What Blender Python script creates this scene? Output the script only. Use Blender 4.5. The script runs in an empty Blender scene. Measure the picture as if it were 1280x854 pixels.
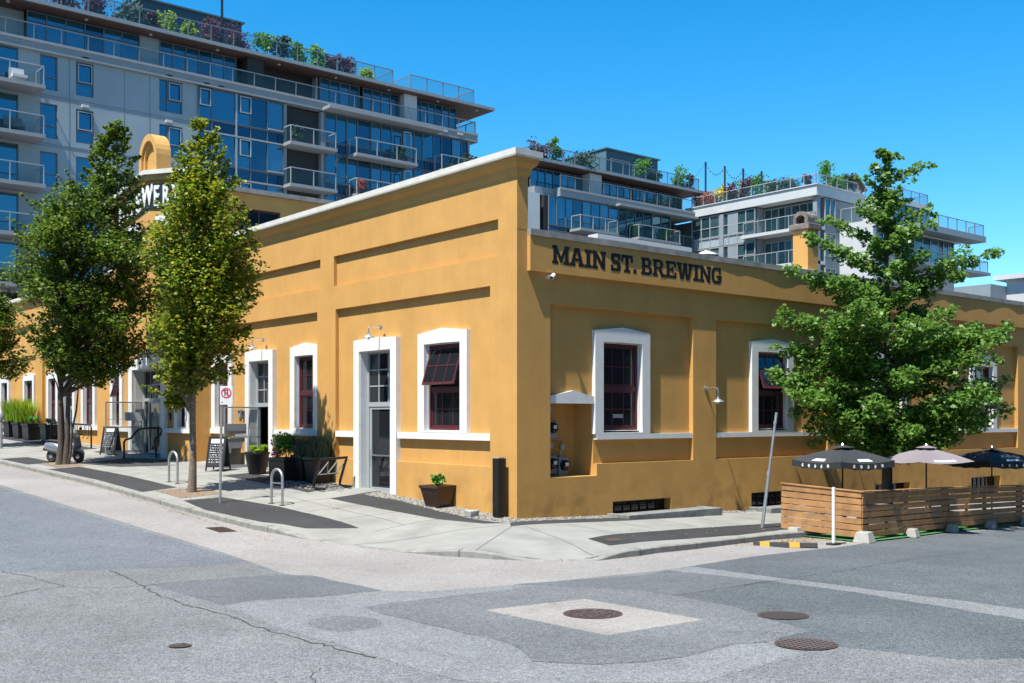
import bpy, bmesh, math, random
import numpy as np
from mathutils import Vector, Matrix
R = math.radians
SC = bpy.context.scene
COL = SC.collection
random.seed(7)

# ------------------------------------------------------------------ camera, sky, sun, exposure
EYE = (-16.27, -19.37, 2.41)
cam = bpy.data.cameras.new('camera')
cam.sensor_width = 36.0
cam.lens = 1333.0 / 1280.0 * 36.0
cam.shift_y = 95.0 / 1280.0
cam.clip_end = 6000
camo = bpy.data.objects.new('camera', cam)
COL.objects.link(camo)
camo.location = EYE
camo.rotation_euler = (R(90), 0, -math.atan2(.6396, .7687))
SC.camera = camo

SUN = Vector((-1.9, -0.41, 3.9)).normalized()          # towards the sun
sun = bpy.data.lights.new('sun', 'SUN')
sun.energy = 4.9
sun.angle = R(.53)
sun.color = (1, .97, .88)
suno = bpy.data.objects.new('sun', sun)
COL.objects.link(suno)
suno.rotation_euler = SUN.to_track_quat('Z', 'Y').to_euler()
suno.location = (-20, -10, 40)

W = bpy.data.worlds.new('World')
SC.world = W
W.use_nodes = True
wn, wl = W.node_tree.nodes, W.node_tree.links
wn.clear()
sky = wn.new('ShaderNodeTexSky')
sky.sky_type = 'NISHITA'
sky.sun_disc = False
sky.sun_elevation = math.asin(SUN.z)
sky.sun_rotation = math.atan2(SUN.x, SUN.y)
sky.altitude = 100
sky.air_density = .85
sky.dust_density = .35
sky.ozone_density = 3.0
hs = wn.new('ShaderNodeHueSaturation')
hs.inputs['Saturation'].default_value = 1.42
hs.inputs['Hue'].default_value = .489
bg = wn.new('ShaderNodeBackground')
bg.inputs['Strength'].default_value = .116
wo = wn.new('ShaderNodeOutputWorld')
wl.new(sky.outputs[0], hs.inputs['Color'])
wl.new(hs.outputs[0], bg.inputs['Color'])
wl.new(bg.outputs[0], wo.inputs['Surface'])

SC.view_settings.view_transform = 'Standard'
SC.view_settings.look = 'None'
SC.view_settings.gamma = 1
SC.view_settings.use_curve_mapping = False
SC.view_settings.exposure = 1.06
SC.cycles.max_bounces = 6
SC.cycles.transparent_max_bounces = 12

# ------------------------------------------------------------------ materials
def mat(name, col, rough=.7, metal=0., spec=.5, var=0., vscale=3., bump=0., bscale=40., alpha=1., col2=None, c2scale=.6, c2lo=.45, c2hi=.7, coat=0., grain=0., gscale=120.):
    m = bpy.data.materials.new(name)
    m.use_nodes = True
    n, l = m.node_tree.nodes, m.node_tree.links
    b = n['Principled BSDF']
    b.inputs['Roughness'].default_value = rough
    b.inputs['Metallic'].default_value = metal
    b.inputs['Specular IOR Level'].default_value = spec
    b.inputs['Alpha'].default_value = alpha
    b.inputs['Coat Weight'].default_value = coat
    b.inputs['Base Color'].default_value = (*col, 1)
    tc = n.new('ShaderNodeTexCoord')
    out = None
    if col2 is not None:
        t = n.new('ShaderNodeTexNoise'); t.inputs['Scale'].default_value = c2scale; t.inputs['Detail'].default_value = 8; t.inputs['Roughness'].default_value = .62
        l.new(tc.outputs['Object'], t.inputs['Vector'])
        mr = n.new('ShaderNodeMapRange'); mr.inputs[1].default_value = c2lo; mr.inputs[2].default_value = c2hi
        l.new(t.outputs['Fac'], mr.inputs[0])
        mx = n.new('ShaderNodeMixRGB'); mx.inputs[1].default_value = (*col, 1); mx.inputs[2].default_value = (*col2, 1)
        l.new(mr.outputs[0], mx.inputs[0]); out = mx.outputs[0]
    for amt, sc in ((var, vscale), (grain, gscale)):
        if amt > 0:
            t = n.new('ShaderNodeTexNoise'); t.inputs['Scale'].default_value = sc; t.inputs['Detail'].default_value = 5 if sc < 60 else 2
            l.new(tc.outputs['Object'], t.inputs['Vector'])
            mr = n.new('ShaderNodeMapRange'); mr.inputs[1].default_value = .3; mr.inputs[2].default_value = .7
            mr.inputs[3].default_value = 1 - amt; mr.inputs[4].default_value = 1 + amt
            l.new(t.outputs['Fac'], mr.inputs[0])
            mm = n.new('ShaderNodeMixRGB'); mm.blend_type = 'MULTIPLY'; mm.inputs[0].default_value = 1
            if out is None: mm.inputs[1].default_value = (*col, 1)
            else: l.new(out, mm.inputs[1])
            l.new(mr.outputs[0], mm.inputs[2]); out = mm.outputs[0]
    if out is not None: l.new(out, b.inputs['Base Color'])
    if bump > 0:
        t = n.new('ShaderNodeTexNoise'); t.inputs['Scale'].default_value = bscale; t.inputs['Detail'].default_value = 4
        l.new(tc.outputs['Object'], t.inputs['Vector'])
        bp = n.new('ShaderNodeBump'); bp.inputs['Strength'].default_value = bump; bp.inputs['Distance'].default_value = .02
        l.new(t.outputs['Fac'], bp.inputs['Height']); l.new(bp.outputs[0], b.inputs['Normal'])
    return m

def leafmat(name, cols, trans=.35, gl=.5):
    m = bpy.data.materials.new(name); m.use_nodes = True
    n, l = m.node_tree.nodes, m.node_tree.links
    b = n['Principled BSDF']; b.inputs['Roughness'].default_value = gl; b.inputs['Specular IOR Level'].default_value = .3
    g = n.new('ShaderNodeNewGeometry'); r = n.new('ShaderNodeValToRGB')
    e = r.color_ramp.elements
    e[0].position = 0; e[0].color = (*cols[0], 1); e[1].position = 1; e[1].color = (*cols[-1], 1)
    for i, c in enumerate(cols[1:-1]):
        x = e.new((i + 1) / (len(cols) - 1)); x.color = (*c, 1)
    l.new(g.outputs['Random Per Island'], r.inputs[0]); l.new(r.outputs[0], b.inputs['Base Color'])
    t = n.new('ShaderNodeBsdfTranslucent'); mx = n.new('ShaderNodeMixShader'); mx.inputs[0].default_value = trans
    hv = n.new('ShaderNodeHueSaturation'); hv.inputs['Value'].default_value = 1.5; hv.inputs['Hue'].default_value = .485
    l.new(r.outputs[0], hv.inputs['Color']); l.new(hv.outputs[0], t.inputs['Color'])
    l.new(b.outputs[0], mx.inputs[1]); l.new(t.outputs[0], mx.inputs[2])
    l.new(mx.outputs[0], n['Material Output'].inputs['Surface'])
    return m

def glassmat(name, cols, rough=.04, metal=.8):
    m = leafmat(name, cols); n, l = m.node_tree.nodes, m.node_tree.links
    b = n['Principled BSDF']; b.inputs['Roughness'].default_value = rough; b.inputs['Metallic'].default_value = metal; b.inputs['Specular IOR Level'].default_value = .5
    l.new(b.outputs[0], n['Material Output'].inputs['Surface'])
    return m

def stucco(name, col, dark):
    """ochre painted render: trowel mottling, faint vertical streaks, grimy patches low on the wall"""
    m = mat(name, col, .82, spec=.25, bump=.22, bscale=26)
    n, l = m.node_tree.nodes, m.node_tree.links
    b = n['Principled BSDF']
    tc = n.new('ShaderNodeTexCoord')
    def noise(scale, detail, mp=None):
        t = n.new('ShaderNodeTexNoise'); t.inputs['Scale'].default_value = scale; t.inputs['Detail'].default_value = detail; t.inputs['Roughness'].default_value = .6
        if mp:
            k = n.new('ShaderNodeMapping'); k.inputs['Scale'].default_value = mp; l.new(tc.outputs['Object'], k.inputs[0]); l.new(k.outputs[0], t.inputs['Vector'])
        else: l.new(tc.outputs['Object'], t.inputs['Vector'])
        return t.outputs['Fac']
    def rng(src, a, c, lo, hi):
        r = n.new('ShaderNodeMapRange'); r.inputs[1].default_value = a; r.inputs[2].default_value = c; r.inputs[3].default_value = lo; r.inputs[4].default_value = hi
        l.new(src, r.inputs[0]); return r.outputs[0]
    def mul(a, c):
        k = n.new('ShaderNodeMath'); k.operation = 'MULTIPLY'; l.new(a, k.inputs[0]); l.new(c, k.inputs[1]); return k.outputs[0]
    v = mul(mul(rng(noise(1.1, 6), .3, .7, .91, 1.07), rng(noise(3.5, 6, (1, 1, .10)), .3, .7, .955, 1.03)), rng(noise(60, 2), .3, .7, .93, 1.07))
    sx = n.new('ShaderNodeSeparateXYZ'); l.new(tc.outputs['Object'], sx.inputs[0])
    low = rng(sx.outputs['Z'], 1.2, -.6, 0, 1)
    dirt = mul(low, rng(noise(1.6, 8), .48, .66, 0, .75))
    m1 = n.new('ShaderNodeMixRGB'); m1.inputs[1].default_value = (*col, 1); m1.inputs[2].default_value = (*dark, 1); l.new(dirt, m1.inputs[0])
    m2 = n.new('ShaderNodeMixRGB'); m2.blend_type = 'MULTIPLY'; m2.inputs[0].default_value = 1; l.new(m1.outputs[0], m2.inputs[1]); l.new(v, m2.inputs[2])
    l.new(m2.outputs[0], b.inputs['Base Color'])
    return m

def asphalt(name, c1, c2, grain=.45, crack=.0):
    """speckled aggregate: stones of two greys at road scale, with broad worn patches"""
    m = mat(name, c1, .85, spec=.3, bump=.5, bscale=150)
    n, l = m.node_tree.nodes, m.node_tree.links
    b = n['Principled BSDF']; tc = n.new('ShaderNodeTexCoord')
    v = n.new('ShaderNodeTexVoronoi'); v.inputs['Scale'].default_value = 72; l.new(tc.outputs['Object'], v.inputs['Vector'])
    sep = n.new('ShaderNodeSeparateColor'); l.new(v.outputs['Color'], sep.inputs[0])
    t = n.new('ShaderNodeTexNoise'); t.inputs['Scale'].default_value = .55; t.inputs['Detail'].default_value = 9; t.inputs['Roughness'].default_value = .65; l.new(tc.outputs['Object'], t.inputs['Vector'])
    mr = n.new('ShaderNodeMapRange'); mr.inputs[1].default_value = .35; mr.inputs[2].default_value = .65; l.new(t.outputs['Fac'], mr.inputs[0])
    mx = n.new('ShaderNodeMixRGB'); mx.inputs[1].default_value = (*c1, 1); mx.inputs[2].default_value = (*c2, 1); l.new(mr.outputs[0], mx.inputs[0])
    g = n.new('ShaderNodeMapRange'); g.inputs[3].default_value = 1 - grain; g.inputs[4].default_value = 1 + grain; l.new(sep.outputs[0], g.inputs[0])
    t2 = n.new('ShaderNodeTexNoise'); t2.inputs['Scale'].default_value = 14; t2.inputs['Detail'].default_value = 4; l.new(tc.outputs['Object'], t2.inputs['Vector'])
    g2 = n.new('ShaderNodeMapRange'); g2.inputs[1].default_value = .3; g2.inputs[2].default_value = .7; g2.inputs[3].default_value = .86; g2.inputs[4].default_value = 1.14; l.new(t2.outputs['Fac'], g2.inputs[0])
    k0 = n.new('ShaderNodeMath'); k0.operation = 'MULTIPLY'; l.new(g.outputs[0], k0.inputs[0]); l.new(g2.outputs[0], k0.inputs[1])
    t3 = n.new('ShaderNodeTexNoise'); t3.inputs['Scale'].default_value = .22; t3.inputs['Detail'].default_value = 6; t3.inputs['Distortion'].default_value = .6; l.new(tc.outputs['Object'], t3.inputs['Vector'])
    g3 = n.new('ShaderNodeMapRange'); g3.inputs[1].default_value = .3; g3.inputs[2].default_value = .7; g3.inputs[3].default_value = .88; g3.inputs[4].default_value = 1.10; l.new(t3.outputs['Fac'], g3.inputs[0])
    t4 = n.new('ShaderNodeTexNoise'); t4.inputs['Scale'].default_value = 2.3; t4.inputs['Detail'].default_value = 5; l.new(tc.outputs['Object'], t4.inputs['Vector'])
    g4 = n.new('ShaderNodeMapRange'); g4.inputs[1].default_value = .62; g4.inputs[2].default_value = .74; g4.inputs[3].default_value = 1.0; g4.inputs[4].default_value = .80; l.new(t4.outputs['Fac'], g4.inputs[0])
    k1 = n.new('ShaderNodeMath'); k1.operation = 'MULTIPLY'; l.new(g3.outputs[0], k1.inputs[0]); l.new(g4.outputs[0], k1.inputs[1])
    k = n.new('ShaderNodeMath'); k.operation = 'MULTIPLY'; l.new(k0.outputs[0], k.inputs[0]); l.new(k1.outputs[0], k.inputs[1])
    m2 = n.new('ShaderNodeMixRGB'); m2.blend_type = 'MULTIPLY'; m2.inputs[0].default_value = 1; l.new(mx.outputs[0], m2.inputs[1]); l.new(k.outputs[0], m2.inputs[2])
    l.new(m2.outputs[0], b.inputs['Base Color'])
    return m

OCH = (.492, .267, .079)
M = dict(
    ochre=stucco('ochre_render', OCH, (.13, .075, .032)),
    white=mat('white_paint', (.62, .61, .59), .6, var=.05, vscale=4, bump=.15, bscale=30),
    cap=mat('cap_flashing', (.56, .525, .46), .55, var=.08, vscale=3),
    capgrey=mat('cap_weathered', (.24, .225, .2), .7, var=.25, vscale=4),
    roof=mat('roof_membrane', (.3, .3, .3), .9, var=.1),
    maroon=mat('maroon_paint', (.068, .012, .018), .45),
    dark_glass=mat('dark_glass', (.012, .014, .017), .04, spec=.6),
    pane_grey=mat('curtained_glass', (.06, .065, .075), .06, spec=.6),
    interior=mat('dark_interior', (.02, .021, .023), .8),
    alu=mat('painted_door_metal', (.29, .31, .32), .4),
    black=mat('black_metal', (.006, .006, .0065), .4),
    blackm=mat('black_matt', (.008, .0075, .0075), .7),
    letter=mat('black_lettering', (.0045, .003, .003), .6),
    galv=mat('galvanised_steel', (.42, .44, .45), .42, metal=.75, var=.12, vscale=9),
    steel=mat('brushed_steel', (.55, .55, .55), .3, metal=.9),
    rust=mat('rusty_iron', (.062, .036, .028), .85, var=.35, vscale=25, bump=.3),
    ironlid=mat('cast_iron_lid', (.05, .032, .030), .7, metal=.3, var=.3, vscale=20, bump=.4, bscale=60),
    stone=mat('weathered_stone', (.15, .125, .11), .9, var=.4, vscale=7, bump=.6, bscale=14),
    conc=mat('concrete', (.30, .295, .28), .85, var=.12, vscale=6, bump=.25, bscale=60, grain=.12),
    walk=mat('sidewalk_concrete', (.222, .222, .207), .85, var=.07, vscale=1.2, bump=.15, bscale=80, col2=(.165, .164, .153), c2scale=.8, grain=.12, gscale=90),
    kerbc=mat('kerb_concrete', (.20, .195, .18), .9, var=.22, vscale=5, bump=.35, bscale=50, grain=.15),
    road=asphalt('road_asphalt', (.124, .128, .133), (.154, .158, .163), .6),
    blue=asphalt('road_patch_blue', (.100, .112, .130), (.120, .132, .150), .5),
    darkp=asphalt('road_patch_dark', (.092, .100, .109), (.112, .119, .128), .45),
    lightp=asphalt('road_patch_light', (.150, .158, .163), (.178, .185, .19), .5),
    ringp=asphalt('road_patch_ring', (.108, .114, .121), (.134, .140, .146), .55),
    pink=asphalt('gutter_pale', (.215, .203, .197), (.245, .233, .225), .22),
    square=asphalt('manhole_apron', (.215, .20, .19), (.25, .235, .22), .25),
    strip=asphalt('asphalt_and_tree_shade', (.026, .0265, .029), (.040, .0405, .043), .4),
    crack=mat('crack_filler', (.035, .035, .037), .9),
    soil=mat('bare_soil', (.17, .125, .09), .95, var=.3, vscale=12, bump=.5),
    turf=mat('artificial_turf', (.035, .15, .035), .9, var=.3, vscale=30, bump=.5, bscale=120),
    cedar=mat('cedar_board', (.37, .185, .070), .75, var=.25, vscale=3, col2=(.24, .12, .05), c2scale=2.2, bump=.15, bscale=30),
    tgrey=mat('tower_render', (.225, .275, .30), .85, var=.06, vscale=.6),
    tband=mat('tower_band', (.19, .222, .242), .7, var=.05, vscale=1),
    tlight=mat('tower_pale_panel', (.42, .43, .43), .7, var=.05, vscale=1),
    tslab=mat('tower_slab', (.22, .23, .24), .7, var=.06, vscale=1),
    tglass=glassmat('tower_glass', [(.015, .06, .095), (.045, .15, .21), (.065, .20, .275), (.03, .10, .15), (.10, .23, .30)]),
    tglass2=glassmat('tower_glass_dark', [(.015, .045, .07), (.03, .08, .12), (.025, .065, .10)]),
    tglass3=glassmat('tower_glass_teal', [(.03, .08, .10), (.08, .17, .19), (.05, .12, .14), (.12, .22, .24)], .05, .7),
    tframe=mat('tower_frame', (.10, .11, .125), .5),
    tframel=mat('tower_frame_pale', (.27, .28, .29), .4),
    soffit=mat('wood_soffit', (.10, .055, .045), .7, var=.1, vscale=2),
    rail=mat('rail_glass', (.035, .09, .11), .05, spec=.5, alpha=.22),
    railp=mat('rail_post', (.13, .145, .16), .4),
    mech=mat('dark_cladding', (.022, .045, .065), .35),
    mechl=mat('teal_cladding', (.06, .12, .14), .5),
    bark=mat('grey_bark', (.17, .135, .105), .95, var=.4, vscale=14, bump=.9, bscale=26),
    barkd=mat('brown_bark', (.075, .058, .045), .95, var=.35, vscale=14, bump=.9, bscale=26),
    potbrown=mat('glazed_brown_pot', (.045, .022, .017), .22, var=.2, vscale=8),
    potblack=mat('black_planter', (.007, .006, .006), .5),
    potbronze=mat('bronze_pot', (.13, .085, .045), .45, var=.2, vscale=6),
    chalk=mat('chalkboard', (.005, .0055, .007), .6),
    chalkw=mat('chalk_white', (.7, .7, .7), .8),
    paper=mat('white_paper', (.6, .6, .6), .7),
    papergrey=mat('grey_notice', (.25, .25, .26), .7),
    red=mat('sign_red', (.55, .02, .03), .5),
    green=mat('bottle_green', (.008, .07, .055), .4),
    greeny=mat('olive_decal', (.06, .07, .012), .5),
    fabric=mat('black_canvas', (.020, .023, .027), .8, var=.15, vscale=5),
    fabricw=mat('lilac_canvas', (.17, .145, .165), .85, var=.06),
    yellow=mat('yellow_stripe', (.50, .25, .015), .6),
    rubber=mat('black_rubber', (.02, .02, .021), .75),
    scoot=mat('scooter_paint', (.30, .33, .36), .22, metal=.6),
    meter=mat('meter_grey', (.24, .26, .28), .5),
    pipe=mat('gas_pipe', (.20, .21, .22), .5),
    graniteg=mat('window_well_concrete', (.16, .165, .165), .85, var=.3, vscale=5, bump=.3),
    gravel=glassmat('pale_gravel', [(.05, .047, .044), (.17, .16, .145), (.27, .26, .24), (.11, .10, .09), (.20, .18, .155)], .9, 0),
    leafdry=mat('dry_leaf', (.35, .21, .07), .9),
    redpost=mat('red_brown_post', (.09, .025, .02), .6),
    skin=mat('faded_wood', (.14, .11, .09), .9, var=.3),
    rightp=asphalt('road_lane_right', (.073, .083, .093), (.094, .105, .115), .6),
    treadm=mat('worn_iron', (.15, .115, .105), .6, metal=.3),
    brick=mat('dark_brick', (.07, .045, .036), .9, var=.2, vscale=2),
    leafA=leafmat('hornbeam_leaf', [(.030, .062, .008), (.06, .115, .012), (.14, .21, .02), (.08, .145, .014)]),
    leafB=leafmat('hornbeam_leaf_yellowing', [(.06, .11, .010), (.15, .22, .016), (.07, .13, .012), (.24, .29, .018), (.38, .33, .02)]),
    leafC=leafmat('maple_leaf', [(.06, .14, .022), (.09, .195, .03), (.15, .27, .05), (.07, .16, .024)], .4, .42),
    leafL=leafmat('lime_leaf', [(.16, .28, .012), (.24, .36, .02), (.12, .24, .01)]),
    leafG=leafmat('bush_leaf', [(.05, .16, .02), (.09, .24, .03), (.06, .18, .02)]),
    leafS=leafmat('sage_leaf', [(.03, .055, .03), (.05, .08, .045), (.03, .05, .035)], .2, .6),
    leafP=leafmat('pink_flower', [(.45, .08, .22), (.55, .14, .3), (.08, .16, .03)]),
    leafPu=leafmat('purple_leaf', [(.06, .025, .04), (.12, .05, .07), (.05, .03, .035)]),
    leafY=leafmat('yellow_flower', [(.5, .42, .02), (.6, .45, .03), (.1, .2, .02)]),
    leafO=leafmat('orange_flower', [(.55, .16, .05), (.4, .05, .06), (.1, .18, .03)]),
)

# ------------------------------------------------------------------ mesh helpers
IDM = lambda s, z, d: (s, d, z)
def FX(x0): return lambda s, z, d: (x0 - d, s, z)          # a wall facing -x, s runs along +y
def FY(y0): return lambda s, z, d: (s, y0 - d, z)          # a wall facing -y, s runs along +x

class MB:
    def __init__(self): self.v = []; self.f = []
    def add(self, vs, fs):
        b = len(self.v); self.v += [tuple(p) for p in vs]; self.f += [tuple(b + i for i in f) for f in fs]; return self
    def quad(self, *p): return self.add(p, [tuple(range(len(p)))])
    def box(self, x0, x1, y0, y1, z0, z1):
        v = [(x, y, z) for z in (z0, z1) for y in (y0, y1) for x in (x0, x1)]
        return self.add(v, [(0, 2, 3, 1), (4, 5, 7, 6), (0, 1, 5, 4), (2, 6, 7, 3), (0, 4, 6, 2), (1, 3, 7, 5)])
    def mbox(self, mp, s0, s1, z0, z1, d0, d1):
        v = [mp(s, z, d) for z in (z0, z1) for d in (d0, d1) for s in (s0, s1)]
        return self.add(v, [(0, 2, 3, 1), (4, 5, 7, 6), (0, 1, 5, 4), (2, 6, 7, 3), (0, 4, 6, 2), (1, 3, 7, 5)])
    def prism(self, mp, poly, d0, d1):
        n = len(poly)
        v = [mp(s, z, d0) for s, z in poly] + [mp(s, z, d1) for s, z in poly]
        return self.add(v, [tuple(range(n)), tuple(range(n, 2 * n))] + [(i, (i + 1) % n, n + (i + 1) % n, n + i) for i in range(n)])
    def frame(self, mp, outer, inner, d0, d1):
        """ring between two outlines with the same number of points"""
        n = len(outer)
        v = [mp(s, z, d) for d in (d0, d1) for P in (outer, inner) for s, z in P]
        f = []
        for i in range(n):
            j = (i + 1) % n
            f += [(i, j, n + j, n + i), (2*n + i, 2*n + j, 3*n + j, 3*n + i), (i, j, 2*n + j, 2*n + i), (n + i, n + j, 3*n + j, 3*n + i)]
        return self.add(v, f)
    def tube(self, pts, r, n=8, r2=None, cap=True):
        pts = [Vector(p) for p in pts]
        N = len(pts); rings = []
        up = Vector((0, 0, 1))
        prev = None
        for i, p in enumerate(pts):
            t = (pts[min(i + 1, N - 1)] - pts[max(i - 1, 0)])
            t = t.normalized() if t.length > 1e-9 else up
            if prev is None:
                a = t.cross(up if abs(t.z) < .9 else Vector((1, 0, 0))).normalized()
            else:
                a = (prev - t * prev.dot(t)); a = a.normalized() if a.length > 1e-6 else t.orthogonal().normalized()
            prev = a; c = t.cross(a)
            rr = r[i] if isinstance(r, (list, tuple)) else (r if r2 is None else r + (r2 - r) * i / max(1, N - 1))
            rings.append([p + (a * math.cos(k * 2 * math.pi / n) + c * math.sin(k * 2 * math.pi / n)) * rr for k in range(n)])
        v = [q for ring in rings for q in ring]
        f = [(i * n + k, i * n + (k + 1) % n, (i + 1) * n + (k + 1) % n, (i + 1) * n + k) for i in range(N - 1) for k in range(n)]
        if cap: f += [tuple(range(n)), tuple((N - 1) * n + k for k in range(n))]
        return self.add(v, f)
    def lathe(self, c, prof, n=20, axis=None):
        """profile of (r, h) about an axis through c (default vertical)"""
        c = Vector(c); ax = Vector(axis or (0, 0, 1)).normalized(); a = ax.orthogonal().normalized(); b = ax.cross(a)
        v = [c + ax * h + (a * math.cos(k * 2 * math.pi / n) + b * math.sin(k * 2 * math.pi / n)) * r for r, h in prof for k in range(n)]
        N = len(prof)
        f = [(i * n + k, i * n + (k + 1) % n, (i + 1) * n + (k + 1) % n, (i + 1) * n + k) for i in range(N - 1) for k in range(n)]
        f += [tuple(range(n)), tuple((N - 1) * n + k for k in range(n))]
        return self.add(v, f)
    def build(self, name, m, parent=None, loc=None, smooth=False, rc=True, bevel=0):
        """loc: world point the vertices are measured from (a part takes its parent's)"""
        off = Vector(loc) if loc is not None else (world_loc(parent) if parent is not None else Vector((0, 0, 0)))
        me = bpy.data.meshes.new(name)
        me.from_pydata([tuple(Vector(p) - off) for p in self.v], [], self.f)
        if rc:
            bm = bmesh.new(); bm.from_mesh(me); bmesh.ops.recalc_face_normals(bm, faces=bm.faces)
            bm.to_mesh(me); bm.free()
        if smooth:
            for p in me.polygons: p.use_smooth = True
            try: me.set_sharp_from_angle(angle=R(40))
            except Exception: pass
        me.materials.append(M[m] if isinstance(m, str) else m)
        o = bpy.data.objects.new(name, me)
        COL.objects.link(o)
        if parent is not None: o.parent = parent
        else: o.location = off
        if bevel:
            bv = o.modifiers.new('bevel', 'BEVEL'); bv.width = bevel; bv.segments = 2; bv.limit_method = 'ANGLE'
        return o

def world_loc(o):
    p = Vector((0, 0, 0))
    while o is not None: p += o.location; o = o.parent
    return p
def tag(o, label, cat, group=None, kind=None):
    o['label'] = label; o['category'] = cat
    if group: o['group'] = group
    if kind: o['kind'] = kind
    return o
def thing(name, label, cat, loc, group=None):
    o = bpy.data.objects.new(name, None); COL.objects.link(o)
    o.empty_display_size = .2; o.location = loc
    return tag(o, label, cat, group)
def structure(o, kind='structure'):
    o['kind'] = kind; return o
def copy_tree(o, parent=None):
    c = o.copy(); COL.objects.link(c)
    if parent is not None: c.parent = parent
    for ch in list(o.children): copy_tree(ch, c)
    return c

def relief(mp, S0, S1, Z0, Z1, rects, base=0., hole_d=-.42):
    """a wall as one mesh: rects (s0,s1,z0,z1,depth) step it in or out, depth None cuts an opening"""
    ss = sorted({S0, S1} | {r[i] for r in rects for i in (0, 1) if S0 < r[i] < S1})
    zs = sorted({Z0, Z1} | {r[i] for r in rects for i in (2, 3) if Z0 < r[i] < Z1})
    def dep(s, z):
        d = base; h = False
        for r in rects:
            if r[0] < s < r[1] and r[2] < z < r[3]:
                if r[4] is None: d, h = hole_d, True
                else: d, h = r[4], False
        return d, h
    ns, nz = len(ss) - 1, len(zs) - 1
    D = [[dep((ss[i] + ss[i+1]) / 2, (zs[j] + zs[j+1]) / 2) for j in range(nz)] for i in range(ns)]
    mb = MB()
    for i in range(ns):
        for j in range(nz):
            d, h = D[i][j]
            if not h: mb.quad(mp(ss[i], zs[j], d), mp(ss[i+1], zs[j], d), mp(ss[i+1], zs[j+1], d), mp(ss[i], zs[j+1], d))
            if i + 1 < ns and D[i+1][j][0] != d:
                e = D[i+1][j][0]; s = ss[i+1]
                mb.quad(mp(s, zs[j], d), mp(s, zs[j], e), mp(s, zs[j+1], e), mp(s, zs[j+1], d))
            if j + 1 < nz and D[i][j+1][0] != d:
                e = D[i][j+1][0]; z = zs[j+1]
                mb.quad(mp(ss[i], z, d), mp(ss[i+1], z, d), mp(ss[i+1], z, e), mp(ss[i], z, e))
    return mb

def leaves(clusters, size, seed, name, m, parent=None, loc=None, up=.35, squash=.6):
    """many folded leaf-sized faces scattered through clusters of (centre, radius, count)"""
    rg = np.random.default_rng(seed)
    P = []
    for c, r, n in clusters:
        q = rg.normal(size=(n, 3)); q /= np.linalg.norm(q, axis=1)[:, None]
        q *= (rg.random(n) ** .42)[:, None] * r
        q[:, 2] *= squash
        P.append(q + np.array(c))
    P = np.concatenate(P); n = len(P)
    N = rg.normal(size=(n, 3)); N[:, 2] = np.abs(N[:, 2]) + up; N /= np.linalg.norm(N, axis=1)[:, None]
    T = rg.normal(size=(n, 3)); T -= N * (T * N).sum(1)[:, None]; T /= np.linalg.norm(T, axis=1)[:, None]
    B = np.cross(N, T)
    s = (size * (.6 + .8 * rg.random(n)))[:, None]
    v = np.stack([P - T * s * .55, P + B * s * .42 + N * s * .10, P + T * s * .6, P - B * s * .42 + N * s * .10], 1).reshape(-1, 3)
    off = np.array(loc if loc is not None else (world_loc(parent) if parent else (0, 0, 0)))
    v = v - off
    me = bpy.data.meshes.new(name)
    me.vertices.add(len(v)); me.vertices.foreach_set('co', v.astype(np.float32).ravel())
    me.loops.add(4 * n); me.loops.foreach_set('vertex_index', np.arange(4 * n, dtype=np.int32))
    me.polygons.add(n); me.polygons.foreach_set('loop_start', np.arange(0, 4 * n, 4, dtype=np.int32))
    try: me.polygons.foreach_set('loop_total', np.full(n, 4, dtype=np.int32))
    except Exception: pass
    me.update(calc_edges=True); me.validate()
    me.materials.append(M[m])
    o = bpy.data.objects.new(name, me); COL.objects.link(o)
    if parent: o.parent = parent
    else: o.location = off
    return o

# ------------------------------------------------------------------ the sloping ground
def pl(t, pts):
    if t <= pts[0][0]: return pts[0][1]
    for (a, b), (c, d) in zip(pts, pts[1:]):
        if t <= c: return b + (d - b) * (t - a) / (c - a)
    return pts[-1][1]
def HA(y): return pl(y, [(0, 0), (5, .26), (9, .5), (14.2, .75), (20, .92), (25, 1.05), (45, 1.6), (120, 3)])
def HB(x): return pl(x, [(0, 0), (7, -.22), (26, -.88), (120, -3.5)])
def edist(x, y):
    ex, ey = max(0, -x), max(0, -y)
    return (ex ** 4 + ey ** 4) ** .25 if ex and ey else max(ex, ey)
def road_z(x, y):
    e = edist(x, y)
    return HA(y) + HB(x) - .05 * min(e, 5) - .13 + .02 * max(0, min(e, 25) - 5)
def ramp(x, y):
    r = 0
    for cx, cy, rr in ((-4.75, .1, 2.9), (-2.55, -4.35, 1.5)):
        t = max(0, 1 - math.hypot(x - cx, y - cy) / rr)
        r = max(r, min(1, t * 1.9))
    return r
def walk_z(x, y):
    return HA(y) + HB(x) - .05 * min(edist(x, y), 5) - .118 * ramp(x, y)

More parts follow.
